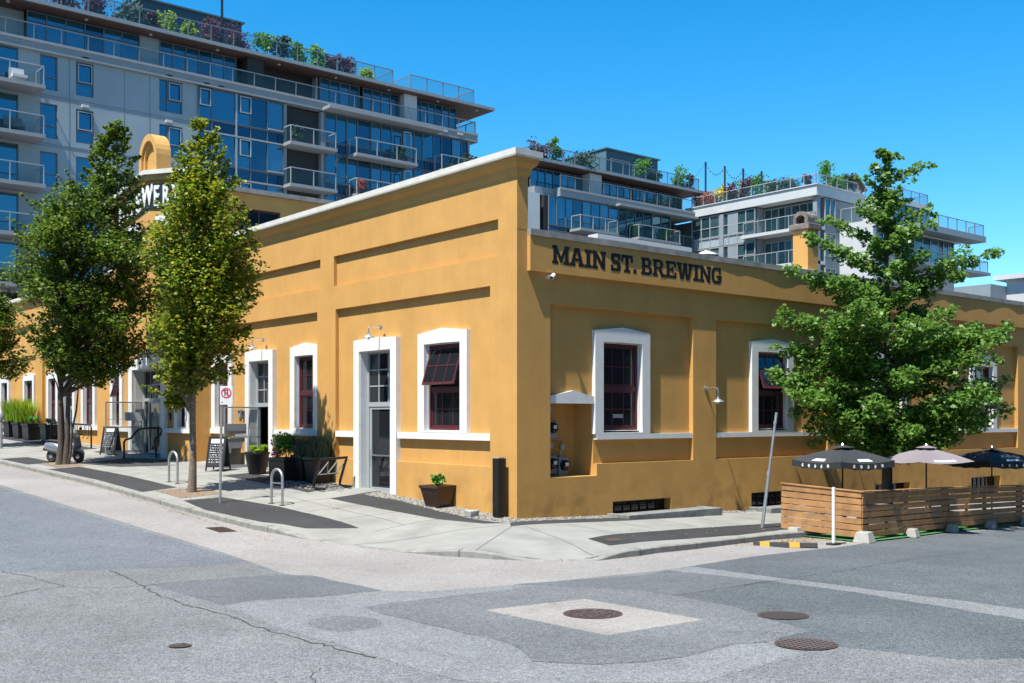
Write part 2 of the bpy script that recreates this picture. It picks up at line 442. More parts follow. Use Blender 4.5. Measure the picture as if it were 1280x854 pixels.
def lines(a, b, step, far):
    L = [a + i * step for i in range(int(round((b - a) / step)) + 1)]
    g = step; lo, hi = [], []; x, y = a, b
    while x > -far or y < far:
        g *= 1.7
        if x > -far: x -= g; lo.append(x)
        if y < far: y += g; hi.append(y)
    return lo[::-1] + L + hi
GX = lines(-24, 30, .5, 2500)
GY = lines(-24, 46, .5, 2500)
def grid_tris(x0, x1, y0, y1):
    for i in range(len(GX) - 1):
        if GX[i+1] <= x0 or GX[i] >= x1: continue
        for j in range(len(GY) - 1):
            if GY[j+1] <= y0 or GY[j] >= y1: continue
            a, b, c, d = (GX[i], GY[j]), (GX[i+1], GY[j]), (GX[i+1], GY[j+1]), (GX[i], GY[j+1])
            yield (a, b, c); yield (a, c, d)
def clip(poly, tri):
    out = poly
    for k in range(3):
        (ax, ay), (bx, by) = tri[k], tri[(k + 1) % 3]
        inp, out = out, []
        if not inp: return []
        side = lambda p: (bx - ax) * (p[1] - ay) - (by - ay) * (p[0] - ax)
        for i in range(len(inp)):
            p, q = inp[i], inp[(i + 1) % len(inp)]
            sp, sq = side(p), side(q)
            if sp >= 0: out.append(p)
            if (sp > 0 and sq < 0) or (sp < 0 and sq > 0):
                t = sp / (sp - sq); out.append((p[0] + (q[0] - p[0]) * t, p[1] + (q[1] - p[1]) * t))
    return out
def drape(poly, fn, lift):
    """a sheet laid over the ground triangles, always exactly lift above them"""
    mb = MB()
    xs = [p[0] for p in poly]; ys = [p[1] for p in poly]
    for tri in grid_tris(min(xs), max(xs), min(ys), max(ys)):
        c = clip(poly, tri)
        if len(c) < 3: continue
        z = [fn(*p) for p in tri]
        (x1, y1), (x2, y2), (x3, y3) = tri
        det = (y2 - y3) * (x1 - x3) + (x3 - x2) * (y1 - y3)
        vs = []
        for (x, y) in c:
            l1 = ((y2 - y3) * (x - x3) + (x3 - x2) * (y - y3)) / det
            l2 = ((y3 - y1) * (x - x3) + (x1 - x3) * (y - y3)) / det
            vs.append((x, y, l1 * z[0] + l2 * z[1] + (1 - l1 - l2) * z[2] + lift))
        mb.add(vs, [tuple(range(len(vs)))])
    return mb
def ribbon(path, w, fn, lift, seed=0, jitter=.0, taper=True):
    """a thin strip (crack, stripe) along a jittered path"""
    rg = random.Random(seed)
    pts = []
    for (a, b) in zip(path, path[1:]):
        n = max(2, int(math.dist(a, b) / .12)) if jitter else 1
        for i in range(n):
            t = i / n; pts.append((a[0] + (b[0] - a[0]) * t + rg.uniform(-jitter, jitter), a[1] + (b[1] - a[1]) * t + rg.uniform(-jitter, jitter)))
    pts.append(path[-1])
    mb = MB()
    for i in range(len(pts) - 1):
        (x0, y0), (x1, y1) = pts[i], pts[i+1]
        L = math.hypot(x1 - x0, y1 - y0) or 1
        ww = w * (rg.uniform(.35, 1.3) if jitter else 1)
        nx, ny = -(y1 - y0) / L * ww / 2, (x1 - x0) / L * ww / 2
        q = [(x0 - nx, y0 - ny), (x1 - nx, y1 - ny), (x1 + nx, y1 + ny), (x0 + nx, y0 + ny)]
        d = drape(q, fn, lift); mb.add(d.v, d.f)
    return mb
def inpoly(p, P):
    r = False
    for (x0, y0), (x1, y1) in zip(P, P[1:] + P[:1]):
        if (y0 > p[1]) != (y1 > p[1]) and p[0] < (x1 - x0) * (p[1] - y0) / (y1 - y0) + x0: r = not r
    return r

# ------------------------------------------------------------------ ground, road, kerb, pavement
mb = MB()
idx = {}
for i, x in enumerate(GX):
    for j, y in enumerate(GY):
        idx[i, j] = len(mb.v); mb.v.append((x, y, road_z(x, y)))
for i in range(len(GX) - 1):
    for j in range(len(GY) - 1):
        a, b, c, d = idx[i, j], idx[i+1, j], idx[i+1, j+1], idx[i, j+1]
        mb.f += [(a, b, c), (a, c, d)]
structure(mb.build('road', 'road', rc=False))

KERB = [(-5.35, 60), (-5.35, 30), (-5.4, 14), (-5.3, 7.5), (-5.05, 3.6), (-4.75, 1.8), (-4.46, .6), (-4.2, -.9), (-3.85, -2.3), (-3.4, -3.3), (-2.75, -4.1),
        (-1.86, -4.58), (-.66, -4.61), (.95, -4.47), (4.5, -4.0), (8, -3.8), (45, -3.8)]
def offset_line(P, w):
    out = []
    for i, p in enumerate(P):
        a, b = P[max(i - 1, 0)], P[min(i + 1, len(P) - 1)]
        L = math.dist(a, b); out.append((p[0] - (b[1] - a[1]) / L * w, p[1] + (b[0] - a[0]) / L * w))
    return out
def refine(P, step):
    out = []
    for a, b in zip(P, P[1:]):
        n = max(1, int(math.dist(a, b) / step))
        out += [(a[0] + (b[0] - a[0]) * i / n, a[1] + (b[1] - a[1]) * i / n) for i in range(n)]
    return out + [P[-1]]
KI = offset_line(KERB, .17)
structure(drape(KI + [(45, .25), (.25, .25), (.25, 60)], walk_z, .006).build('pavement', 'walk', rc=False))
kb = MB()
ko = refine(KERB, .3); ki = offset_line(ko, .172)
rgk = random.Random(5)
for i in range(len(ko) - 1):
    (a, b), (c, d) = (ko[i], ko[i+1]), (ki[i], ki[i+1])
    za, zb = walk_z(*a) + .007, walk_z(*b) + .007
    zc, zd = walk_z(*c) + .007, walk_z(*d) + .007
    ra, rb = road_z(*a) - .12, road_z(*b) - .12
    ia = (a[0] + (c[0] - a[0]) * .12, a[1] + (c[1] - a[1]) * .12); ib = (b[0] + (d[0] - b[0]) * .12, b[1] + (d[1] - b[1]) * .12)
    kb.quad((*a, ra), (*b, rb), (*b, zb - .022), (*a, za - .022))
    kb.quad((*a, za - .022), (*b, zb - .022), (*ib, zb), (*ia, za))
    kb.quad((*ia, za), (*ib, zb), (*d, zd), (*c, zc))
    kb.quad((*c, zc), (*d, zd), (*d, zd - .2), (*c, zc - .2))
structure(kb.build('kerb', 'kerbc', rc=False))
kj = MB()
for i in range(3, len(ko) - 3, 6):
    (a, b), (c, d) = (ko[i], ko[i+1]), (ki[i], ki[i+1]); Lk = math.dist(a, b); f = .014 / Lk
    pa = lambda p, q, t: (p[0] + (q[0] - p[0]) * t, p[1] + (q[1] - p[1]) * t)
    a2, c2 = pa(a, b, f), pa(c, d, f); o_ = ((a[0] - c[0]) / .172 * .003, (a[1] - c[1]) / .172 * .003)
    kj.quad((*a, walk_z(*a) + .009), (*a2, walk_z(*a2) + .009), (*c2, walk_z(*c2) + .009), (*c, walk_z(*c) + .009))
    kj.quad((a[0] + o_[0], a[1] + o_[1], road_z(*a)), (a2[0] + o_[0], a2[1] + o_[1], road_z(*a2)), (a2[0] + o_[0], a2[1] + o_[1], walk_z(*a2) + .009), (a[0] + o_[0], a[1] + o_[1], walk_z(*a) + .009))
structure(kj.build('kerb_joints', 'crack', rc=False))

POLY = {
'blueL': [(-8.01, 13.47), (-7.79, 8.73), (-7.49, 5.3), (-7.28, 2.38), (-7.1, -0.45), (-7.71, -0.71), (-8.51, -0.61), (-9.79, -0.17), (-11.32, 0.3), (-15, 2), (-15, 30), (-8.4, 30)],
'dark2': [(-9.74, -2.45), (-8.52, -2.48), (-7.52, -2.54), (-7.08, -2.89), (-7.06, -5.03), (-8.15, -5.06), (-9.07, -4.78), (-9.67, -4.99)],
'lightR': [(-9.7, -5.05), (-9.11, -4.85), (-8.19, -5.13), (-7.11, -5.1), (-6.63, -5.62), (-5.01, -5.84), (-5.39, -6.3), (-6.77, -6.24), (-7.75, -6.21), (-8.22, -6.47), (-8.28, -7.02), (-8.24, -7.92), (-8.26, -8.81), (-8.21, -9.68), (-8.67, -10.64), (-8.32, -11.15), (-7.79, -11.41), (-7.29, -11.55), (-6.28, -11.46), (-5.97, -11.68), (-6.11, -12.33), (-7.01, -12.35), (-8.05, -12.47), (-9.49, -11.22), (-9.79, -10.96), (-9.84, -9.76), (-9.82, -8.37), (-9.85, -7.03)],
'darkring': [(-8.15, -6.36), (-7.75, -6.21), (-6.72, -6.18), (-5.36, -6.26), (-4.78, -6.17), (-4.35, -7.05), (-3.94, -7.8), (-3.97, -8.57), (-4.19, -9.8), (-4.8, -11.18), (-5.0, -11.56), (-5.9, -11.63), (-6.25, -11.43), (-7.26, -11.52), (-7.76, -11.38), (-8.29, -11.12), (-8.64, -10.61), (-8.18, -9.65), (-8.23, -8.77), (-8.21, -7.87), (-8.24, -6.97)],
'midR': [(-4.95, -5.77), (-2.78, -6.42), (-1.79, -6.65), (-1.54, -8.37), (-2.99, -8.54), (-4.0, -8.44), (-3.91, -7.77), (-4.29, -6.99)],
'square': [(-6.96, -7.57), (-5.19, -7.75), (-5.27, -10.13), (-7.0, -10.04)],
'rightlane': [(-4.3, -9.9), (-3.94, -7.8), (-3.0, -6.6), (-1.0, -6.2), (1.2, -5.9), (4.9, -5.55), (7.2, -4.9), (28, -4.2), (28, -17), (-1, -17), (-5.2, -13.6), (-5.7, -11.7)],
'stripe': [(-1.79, -6.33), (-1.03, -6.28), (-1.21, -8.13), (-1.29, -10.16), (-1.46, -12.59), (-1.6, -14.6), (-2.5, -14.9), (-2.29, -12.97), (-1.8, -10.47), (-1.62, -8.43)],
'ghost': [(-8.66, -7.58), (-8.87, -7.78), (-9.12, -7.85), (-9.35, -7.76), (-9.5, -7.55), (-9.54, -7.27), (-9.45, -6.97), (-9.25, -6.75), (-8.99, -6.66), (-8.74, -6.75), (-8.58, -6.98), (-8.55, -7.29)],
}
def wobble(P, amp, seed):
    rg = random.Random(seed)
    Q = refine(P + P[:1], .35)[:-1]
    return [(x + rg.uniform(-amp, amp), y + rg.uniform(-amp, amp)) for x, y in Q]
pale = KERB[1:15] + [(7.2, -4.4), (6.4, -5.25), (4.86, -5.57), (2.86, -5.71), (1.22, -5.92), (-.1, -6.18), (-1.59, -6.29), (-2.55, -6.2), (-3.76, -6.05), (-4.59, -5.96), (-6.6, -5.59),
     (-7.04, -5.11), (-7.24, -3.45), (-7.37, -2.26), (-7.02, .07), (-7.13, 2.74), (-7.32, 5.8), (-7.59, 9.38), (-7.78, 14.41), (-8.3, 30)]
structure(drape(pale, road_z, .001).build('gutter_lane', 'pink', rc=False))
for name, key, m, lift in (('asphalt_lane', 'rightlane', 'rightp', .0007), ('asphalt_patch', 'blueL', 'blue', .0018), ('asphalt_patch', 'dark2', 'darkp', .0022), ('asphalt_patch', 'lightR', 'lightp', .0028),
                           ('asphalt_patch', 'darkring', 'ringp', .0036), ('asphalt_patch', 'midR', 'darkp', .0014), ('manhole_apron', 'square', 'square', .0046),
                           ('trench_patch', 'stripe', 'lightp', .0022), ('asphalt_patch', 'ghost', 'ringp', .0040)):
    structure(drape(wobble(POLY[key], .035, len(key)) if key not in ('square',) else POLY[key], road_z, lift).build(name, m, rc=False))
CR = [[(-9.7, -0.3), (-9.77, -1.29), (-9.91, -2.49), (-10.07, -3.63), (-10.1, -4.73), (-10.01, -5.73), (-10.05, -6.88), (-10.03, -7.58), (-9.97, -8.25), (-9.88, -9.33)],
      [(-12.03, -2.52), (-11.44, -1.98), (-10.94, -1.91), (-10.47, -2.37), (-9.91, -2.49), (-9.25, -2.39), (-8.52, -2.48), (-7.47, -2.45)],
      [(-11.3, 0.38), (-11.05, -0.34), (-10.94, -1.91)], [(-4.0, -8.44), (-2.89, -8.46), (-1.73, -8.52), (-0.02, -8.6), (3.59, -8.05), (9.21, -7.71)], [(-10.99, -9.98), (-10.82, -9.59), (-10.61, -9.39)]]
cm = MB()
for i, c in enumerate(CR):
    r = ribbon(c, (.024, .017, .014, .016, .014)[i], road_z, .0055, i, (.045, .05, .04, .02, .05)[i]); cm.add(r.v, r.f)
structure(cm.build('road_cracks', 'crack', rc=False))

SP = {
'a': [(-4.85, 8.0), (-3.81, 7.9), (-3.37, 5.42), (-3.3, 1.7), (-4.3, 2.4), (-4.78, 3.6), (-5.05, 6.2)],
'b': [(-5.12, 25.1), (-4.1, 25.0), (-4.1, 21.6), (-5.1, 21.4)],
'b2': [(-5.14, 18.9), (-4.05, 18.9), (-3.97, 10.6), (-5.1, 10.3)],
'b3': [(-5.12, 42), (-4.1, 42), (-4.1, 31), (-5.1, 31)],
'c': [(-1.68, 5.82), (0.1, 6.2), (-0.45, 4.3), (-0.74, 2.08), (-0.8, 0.56), (-0.6, -0.44), (-1.0, 0.0), (-1.45, 1.19), (-1.6, 3.54)],
'd': [(-0.65, -3.1), (0.32, -2.85), (3.23, -2.62), (6.94, -2.51), (6.9, -3.3), (3.39, -3.86), (-0.88, -3.98)],
'e': [(-0.55, -0.40), (0.78, -0.42), (2.96, -.45), (6.26, -0.45), (5.76, -.85), (2.45, -1.0), (0.35, -.95), (-0.9, -0.84)],
'f': [(-1.8, 12.32), (-.9, 12.4), (-0.45, 9.8), (-0.2, 7.69), (-1.6, 7.17), (-1.66, 8.95)],
'g': [(-3.67, 20.1), (-1.55, 21.16), (-0.87, 18.98), (-1.79, 16.67), (-3.11, 17.64)],  # dark sheet painting the left tree's cast shadow and the bike rail's mat
'h': [(-1.6, 45), (-.7, 45), (-.7, 27), (-1.7, 27)],
'i': [(-1.45, 25.4), (-0.5, 26), (-.6, 22.6), (-1.5, 22.4)],
'j': [(7.2, -2.5), (40, -2.5), (40, -3.55), (7.2, -3.4)],
}
for k, P in SP.items():
    structure(drape(wobble(P, .012, 3), walk_z, .0095).build('strip_and_tree_shade', 'strip', rc=False))
structure(drape([(-4.75, 21.4), (-3.8, 21.4), (-3.8, 19.1), (-4.75, 19.1)], walk_z, .011).build('tree_pit', 'soil', rc=False))
structure(drape([(-4.75, 10.3), (-3.5, 10.2), (-3.5, 8.5), (-4.75, 8.4)], walk_z, .012).build('tree_pit', 'soil', rc=False))
jm = MB()
for k in range(30):
    y = 1.2 + 1.55 * k
    r = ribbon([(-3.9 if y > 9 else -3.2, y), (-.9, y)], .016, walk_z, .0085); jm.add(r.v, r.f)
for k in range(18):
    x = .6 + 1.55 * k
    r = ribbon([(x, -2.45), (x, -1.05)], .016, walk_z, .0085); jm.add(r.v, r.f)
for P in ([(-2.4, 1.2), (-2.4, 40)], [(-4.3, .3), (-.9, -.6)], [(-3.5, -2.9), (-.8, -.8)], [(-1.7, -4.35), (-.6, -1)]):
    r = ribbon(P, .016, walk_z, .0085); jm.add(r.v, r.f)
structure(jm.build('pavement_joints', 'crack', rc=False))

# pale gravel along the foot of the walls (nobody could count it) and dry leaves in the gutter
def stones(name, poly, n, s0, s1, fn, m, seed, flat=.6):
    rg = random.Random(seed); mb = MB()
    xs = [p[0] for p in poly]; ys = [p[1] for p in poly]
    k = 0
    while k < n:
        p = (rg.uniform(min(xs), max(xs)), rg.uniform(min(ys), max(ys)))
        if not inpoly(p, poly): continue
        k += 1
        s = rg.uniform(s0, s1); a = rg.uniform(0, 6.28); z = fn(*p) + .012
        v = []
        for i in range(5):
            t = a + i * 1.2566; r = s * rg.uniform(.75, 1.1)
            v.append((p[0] + math.cos(t) * r, p[1] + math.sin(t) * r, z + s * .1))
        b = [(q[0], q[1], z - .01) for q in v]; t = (p[0], p[1], z + s * flat * rg.uniform(.8, 1.3))
        mb.add(v + b + [t], [(i, (i + 1) % 5, 10) for i in range(5)] + [(i, (i + 1) % 5, 5 + (i + 1) % 5, 5 + i) for i in range(5)])
    return mb.build(name, m)
o = stones('gravel', [(-0.63, 5.79), (-.04, 6.01), (-.04, 0.0), (-.04, -.36), (-.4, -.36), (-0.76, 0.56), (-0.74, 2.08), (-0.49, 4.24)], 2600, .018, .045, walk_z, 'gravel', 3)
tag(o, 'pale round gravel along the foot of the sunlit ochre wall', 'gravel', kind='stuff')
o = stones('gravel', [(0, -.04), (0, -.38), (9, -.38), (9, -.04)], 900, .016, .034, walk_z, 'gravel', 4)
tag(o, 'thin line of pale gravel along the foot of the shaded wall', 'gravel', kind='stuff')
o = stones('gravel', [(-1.7, 9.9), (-.1, 10.5), (-.1, 7.5), (-.8, 6.7), (-1.3, 7.4)], 800, .014, .032, walk_z, 'gravel', 8)
tag(o, 'scattered pale gravel under the planters and looped bike rack', 'gravel', kind='stuff')
lf = MB(); rg = random.Random(12)
def dry(n, f, fn):
    for _ in range(n):
        x, y = f(); z = fn(x, y) + .02; s = rg.uniform(.015, .034); a = rg.uniform(0, 6.3)
        c, d = math.cos(a) * s, math.sin(a) * s
        lf.quad((x - c, y - d, z), (x + d * .6, y - c * .6, z + .012), (x + c, y + d, z + rg.uniform(0, .015)), (x - d * .6, y + c * .6, z + .01))
dry(380, lambda: (-5.42 - abs(rg.gauss(0, .10)), rg.uniform(1.5, 26)), road_z)
dry(260, lambda: (rg.uniform(-4.7, -3.6), rg.choice((rg.gauss(9.4, .8), rg.gauss(20.3, .9)))), walk_z)
dry(420, lambda: (rg.gauss(4.6, .9), -4.25 - abs(rg.gauss(0, .25))), road_z)
dry(90, lambda: (rg.uniform(-4.6, -.5), rg.uniform(1, 20)), walk_z)
dry(60, lambda: (rg.uniform(.5, 7), rg.uniform(-3.6, -2.4)), walk_z)
tag(lf.build('fallen_leaves', 'leafdry'), 'dry brown leaves scattered in the gutter and on the pavement', 'leaves', kind='stuff')

def lid(name, label, cat, x, y, r, bars, grp=None, z=None):
    z = road_z(x, y) + (0.010 if z is None else z)
    t = thing(name, label, cat, (x, y, z), grp)
    sx = (road_z(x + .3, y) - road_z(x - .3, y)) / .6; sy = (road_z(x, y + .3) - road_z(x, y - .3)) / .6
    def P(a, b, h): return (x + a, y + b, z + a * sx + b * sy + h)
    ring = MB()
    n = 32
    for k in range(n):
        a, b = k * 2 * math.pi / n, (k + 1) * 2 * math.pi / n
        q = [P(math.cos(t) * rr, math.sin(t) * rr, h) for t in (a, b) for rr, h in ((r * .9, .003), (r, .003))]
        ring.quad(q[0], q[1], q[3], q[2])
    ring.build('ring', 'rust', t)
    plate = MB(); plate.quad(*[P(math.cos(k * 2 * math.pi / n) * r * .9, math.sin(k * 2 * math.pi / n) * r * .9, 0) for k in range(n)])
    plate.build('plate', 'blackm' if bars else 'ironlid', t)
    tr = MB()
    if bars:
        for k in range(9):
            c = -r * .8 + k * r * .2; h = math.sqrt(max(0, (r * .88) ** 2 - c * c)); w = r * .035
            if bars == 1 or bars == 2: tr.quad(P(c - w, -h, .005), P(c + w, -h, .005), P(c + w, h, .005), P(c - w, h, .005))
            if bars == 2: tr.quad(P(-h, c - w, .008), P(h, c - w, .008), P(h, c + w, .008), P(-h, c + w, .008))
    else:
        rgl = random.Random(2)
        for _ in range(95):
            a, q = rgl.uniform(0, 6.3), r * .86 * math.sqrt(rgl.random()); u, w = math.cos(a) * q, math.sin(a) * q; s = .017
            tr.quad(P(u - s, w - s, .006), P(u + s, w - s, .006), P(u + s, w + s, .006), P(u - s, w + s, .006))
    tr.build('tread', 'treadm', t)
    return t
lid('manhole_cover', 'round studded iron manhole cover in the pale concrete square', 'manhole cover', -6.04, -8.81, .41, 0, 'iron covers in the road', .011)
lid('manhole_cover', 'slotted round iron cover farther right and nearer the pale trench stripe', 'manhole cover', -4.26, -10.65, .34, 1, 'iron covers in the road')
lid('manhole_cover', 'cross-hatched round iron cover nearest the camera at lower right', 'manhole cover', -5.69, -12.01, .36, 2, 'iron covers in the road')
lid('valve_cover', 'small rusty valve cover in the grey asphalt at lower left', 'valve cover', -11.32, -7.4, .13, 0)
t = thing('drain_grate', 'rusty rectangular drain grate in the gutter by the left kerb', 'drain grate', (-5.72, 3.75, road_z(-5.72, 3.75)))
b = MB(); d = drape([(-5.95, 3.35), (-5.5, 3.35), (-5.5, 4.15), (-5.95, 4.15)], road_z, .005); d.build('dark_sheet', 'blackm', t)  # flat black sheet paints the darkness under the bars
for k in range(8):
    y = 3.4 + k * .1; d = drape([(-5.93, y), (-5.52, y), (-5.52, y + .045), (-5.93, y + .045)], road_z, .010); b.add(d.v, d.f)
b.build('bars', 'rust', t)
t = MB(); d = drape([(-.45, -3.35), (-.05, -3.3), (-.05, -3.62), (-.5, -3.62)], walk_z, .016); t.add(d.v, d.f)
tag(t.build('utility_lid', 'rust', loc=(-.25, -3.45, walk_z(-.25, -3.45))), 'rusty square utility lid in the dark boulevard strip near the corner', 'utility lid')

# ------------------------------------------------------------------ the brewery
BR = thing('brewery_building', 'long single-storey ochre rendered brewery on the corner with white window surrounds', 'building', (0, 0, 0))
L, F = FX(0), FY(0)
# openings (s0, s1, z0, z1)
LW = [(1.97, 4.14), (9.47, 11.25), (15.5, 17.18), (17.57, 18.89), (24.25, 25.65), (29.6, 31.5), (35.0, 36.75), (38.9, 40.9), (43.6, 45.4)]
RW = [(2.61, 4.64), (8.96, 11.0), (15.38, 17.42), (21.85, 23.89), (28.25, 30.3)]
BASE_L = -.6
PAV = .57; PY0, PY1 = 17.29, 25.93; yc = 21.6; hw = 4.32; za = 11.83; sl = .145
rects = []
for s0, s1 in ((.71, 8.5), (9.3, 17.2), (29.3, 37.3), (38.5, 46.2)): rects.append((s0, s1, 6.33, 7.22, -.11))
for s0, s1 in ((1.02, 8.4), (9.49, 17.26), (29.2, 37.4), (38.5, 46.0)): rects.append((s0, s1, 1.21, 5.63, -.12))
rects.append((PY0, PY1, BASE_L, 8.95, PAV))
for s0, s1 in LW: rects.append((s0 + .3, s1 - .3, 2.06, 4.34, None))
DOORS = [(5.11, 7.33, .28), (12.35, 14.37, .70), (32.3, 34.3, 1.2)]
for s0, s1, z0 in DOORS: rects.append((s0 + .3, s1 - .3, z0, 4.30, None))
ENT = (19.74, 23.5, .98)
rects.append((ENT[0] + .4, ENT[1] - .4, ENT[2], 4.3, None))
relief(L, 0, 46.5, BASE_L, 8.3, rects).build('street_wall', 'ochre', BR)
rects = [(.32, 36, 5.92, 6.76, .115)]
P0 = [(1.06, 6.33), (7.31, 12.72), (13.75, 19.1), (20.15, 25.55), (26.55, 32)]
for s0, s1 in P0: rects.append((s0, s1, 1.24, 5.17, -.14))
rects.append((1.062, 2.64, .94, 2.78, -.85))
for s0, s1 in RW: rects.append((s0 + .3, s1 - .3, 2.02, 4.34, None))
BW = [(3.21, 5.43, -.10, .25), (8.9, 11.05, -.3, .22), (15.4, 17.6, -.45, .2), (21.85, 24.1, -.6, .2)]
for s0, s1, z0, z1 in BW: rects.append((s0, s1, z0, z1, None))
relief(F, 0, 36, -1.6, 6.9, rects).build('side_wall', 'ochre', BR)
# the tall corner parapet: return and back
mb = MB()
mb.box(.003, .34, -.003, .35, 6.9, 8.3)
mb.box(.15, .34, .35, PY0 - .01, 6.3, 8.3)
mb.box(.15, .34, PY1 + .01, 46.5, 6.3, 8.3)
mb.build('parapet', 'ochre', BR)
def ringloft(x0, x1, y0, y1, prof):
    """closed moulding round a rectangular wall top: prof = (outward, z)"""
    mb = MB(); n = len(prof)
    for o, z in prof: mb.v += [(x0 - o, y0 - o, z), (x1 + o, y0 - o, z), (x1 + o, y1 + o, z), (x0 - o, y1 + o, z)]
    for i in range(n - 1):
        for k in range(4): mb.f.append((i*4 + k, i*4 + (k+1) % 4, i*4 + 4 + (k+1) % 4, i*4 + 4 + k))
    mb.f.append((0, 1, 2, 3)); mb.f.append(tuple((n-1)*4 + k for k in range(4)))
    return mb
for y0, y1 in ((0, PY0 - .27), (PY1 + .27, 46.5)):
    ringloft(0, .34, y0, y1, [(.004, 8.14), (.05, 8.24), (.07, 8.34), (.17, 8.44), (.21, 8.56)]).build('cornice', 'ochre', BR)
    ringloft(0, .34, y0, y1, [(.25, 8.563), (.26, 8.60), (.26, 8.74)]).build('parapet_cap', 'cap', BR)
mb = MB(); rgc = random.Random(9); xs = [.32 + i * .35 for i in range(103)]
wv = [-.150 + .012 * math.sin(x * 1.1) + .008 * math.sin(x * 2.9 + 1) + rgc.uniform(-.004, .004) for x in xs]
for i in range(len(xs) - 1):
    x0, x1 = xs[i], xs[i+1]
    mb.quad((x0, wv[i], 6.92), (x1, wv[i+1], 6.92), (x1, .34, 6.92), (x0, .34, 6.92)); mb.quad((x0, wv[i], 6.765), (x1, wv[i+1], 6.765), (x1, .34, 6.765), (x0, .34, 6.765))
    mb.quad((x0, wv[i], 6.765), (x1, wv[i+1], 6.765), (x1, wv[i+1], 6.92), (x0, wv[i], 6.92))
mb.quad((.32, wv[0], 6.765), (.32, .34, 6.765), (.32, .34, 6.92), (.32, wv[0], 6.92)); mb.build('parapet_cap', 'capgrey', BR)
mb = MB(); mb.box(.35, 36, .003, .34, 5.5, 6.76)
mb.box(.36, 35.98, .36, 46.4, 6.1, 6.3); mb.build('roof', 'roof', BR)
mb = MB(); mb.box(35.7, 35.98, .02, 46.5, -2, 6.8); mb.box(.02, 35.7, 46.2, 46.5, -2, 6.8); mb.build('rear_wall', 'ochre', BR)
mb = MB(); mb.box(.45, 35.6, .9, 46.1, -1.5, -1.4); mb.box(4.5, 4.6, 5, 46, -1.4, 6.05); mb.box(.9, 35.5, 4.9, 5, -1.4, 6.05); mb.build('interior', 'interior', BR)

def gable_outer(s0, s1, z0, zc, za): return [(s0, z0), (s1, z0), (s1, zc), ((s0 + s1) / 2, za), (s0, zc)]
def tilt(mp, zt, ang, d0):
    """hinge a sash on its top edge so that its foot swings outwards"""
    c, s = math.cos(ang), math.sin(ang)
    return lambda a, z, d: mp(a, zt + (z - zt) * c - (d - d0) * -s * -1, d0 + (zt - z) * s + (d - d0) * c)
def window(mp, s0, s1, dp, open_top=False, base=2.02, flip=1, curtain=False):
    """white gabled surround > maroon sashes (> pane) and reveal; dp is the panel's depth"""
    w = MB()
    a, b = s0 + .3, s1 - .3
    zc, za = 4.63, 4.74
    mid = (s0 + s1) / 2
    w.frame(mp, [(s0, base), (s1, base), (s1, zc), (mid, za), (s0, zc)], [(a, base + .035), (b, base + .035), (b, 4.34), (mid, 4.35), (a, 4.34)], dp - .02, dp + .115)
    root = w.build('window', 'white', BR)
    rv = MB(); e = .02
    rv.mbox(mp, a + .003, a + e, 2.05, 4.335, dp - .17, dp - .005); rv.mbox(mp, b - e, b - .003, 2.05, 4.335, dp - .17, dp - .005)
    rv.mbox(mp, a + e, b - e, 4.32, 4.337, dp - .17, dp - .005); rv.mbox(mp, a + e, b - e, 2.064, 2.08, dp - .17, dp - .006)
    rv.build('reveal', 'white', root)
    D = dp - .13
    a += e; b -= e; z0, z1, zm = 2.081, 4.319, 3.16
    s = MB()
    s.frame(mp, [(a, z0), (b, z0), (b, z1), (a, z1)], [(a + .07, z0 + .07), (b - .07, z0 + .07), (b - .07, z1 - .07), (a + .07, z1 - .07)], D, D + .08)
    s.mbox(mp, a + .07, b - .07, zm - .055, zm + .055, D + .002, D + .07)
    sash = s.build('sash', 'maroon', root)
    def light(za_, zb_, m2, tl):
        q = MB(); A, B = a + .072, b - .072
        q.frame(m2, [(A, za_), (B, za_), (B, zb_), (A, zb_)], [(A + .05, za_ + .06), (B - .05, za_ + .06), (B - .05, zb_ - .05), (A + .05, zb_ - .05)], D + .012, D + .05)
        W_ = B - A
        for k in (1, 2): q.mbox(m2, A + W_ * k / 3 - .014, A + W_ * k / 3 + .014, za_ + .06, zb_ - .05, D + .018, D + .044)
        zz = (za_ + zb_) / 2; q.mbox(m2, A + .05, B - .05, zz - .013, zz + .013, D + .020, D + .042)
        sh = q.build('casement', 'maroon', root)
        p = MB(); p.quad(m2(A + .05, za_ + .06, D + .03), m2(B - .05, za_ + .06, D + .03), m2(B - .05, zb_ - .05, D + .03), m2(A + .05, zb_ - .05, D + .03))
        p.build('pane', 'dark_glass' if not (curtain and not tl) else 'pane_grey', sh)
    light(z0 + .07, zm - .055, mp, False)
    if open_top:
        dd = D + .03
        def m2(x, z, d, mp=mp, zt=z1 - .075):
            ang = R(18); dz = zt - z; do = d - dd
            return mp(x, zt - dz * math.cos(ang) + do * math.sin(ang) * 0 + do * .4, dd + .02 + dz * math.sin(ang) + do)
        light(zm + .055, z1 - .07, m2, True)
        bk = MB(); bk.quad(*[mp(x, z, D - .06) for x, z in ((a, zm), (b, zm), (b, z1), (a, z1))]); bk.build('dark_room_panel', 'interior', root)  # near-black panel stands in for the unlit room behind the sash
    else:
        light(zm + .055, z1 - .07, mp, True)
    return root
for i, (s0, s1) in enumerate(LW):
    pav = 17.5 < s0 < 26
    o = window(L, s0, s1, .57 if pav else -.12, open_top=i in (0, 4), curtain=i in (5, 6, 7))
for i, (s0, s1) in enumerate(RW): window(F, s0, s1, -.14, open_top=(i == 1), base=1.99)
def sill(mp, s0, s1, dp, z0=1.84, z1=2.012, out=.13):
    q = MB(); q.mbox(mp, s0, s1, z0, z1, dp - .02, dp + out); q.build('sill', 'white', BR)
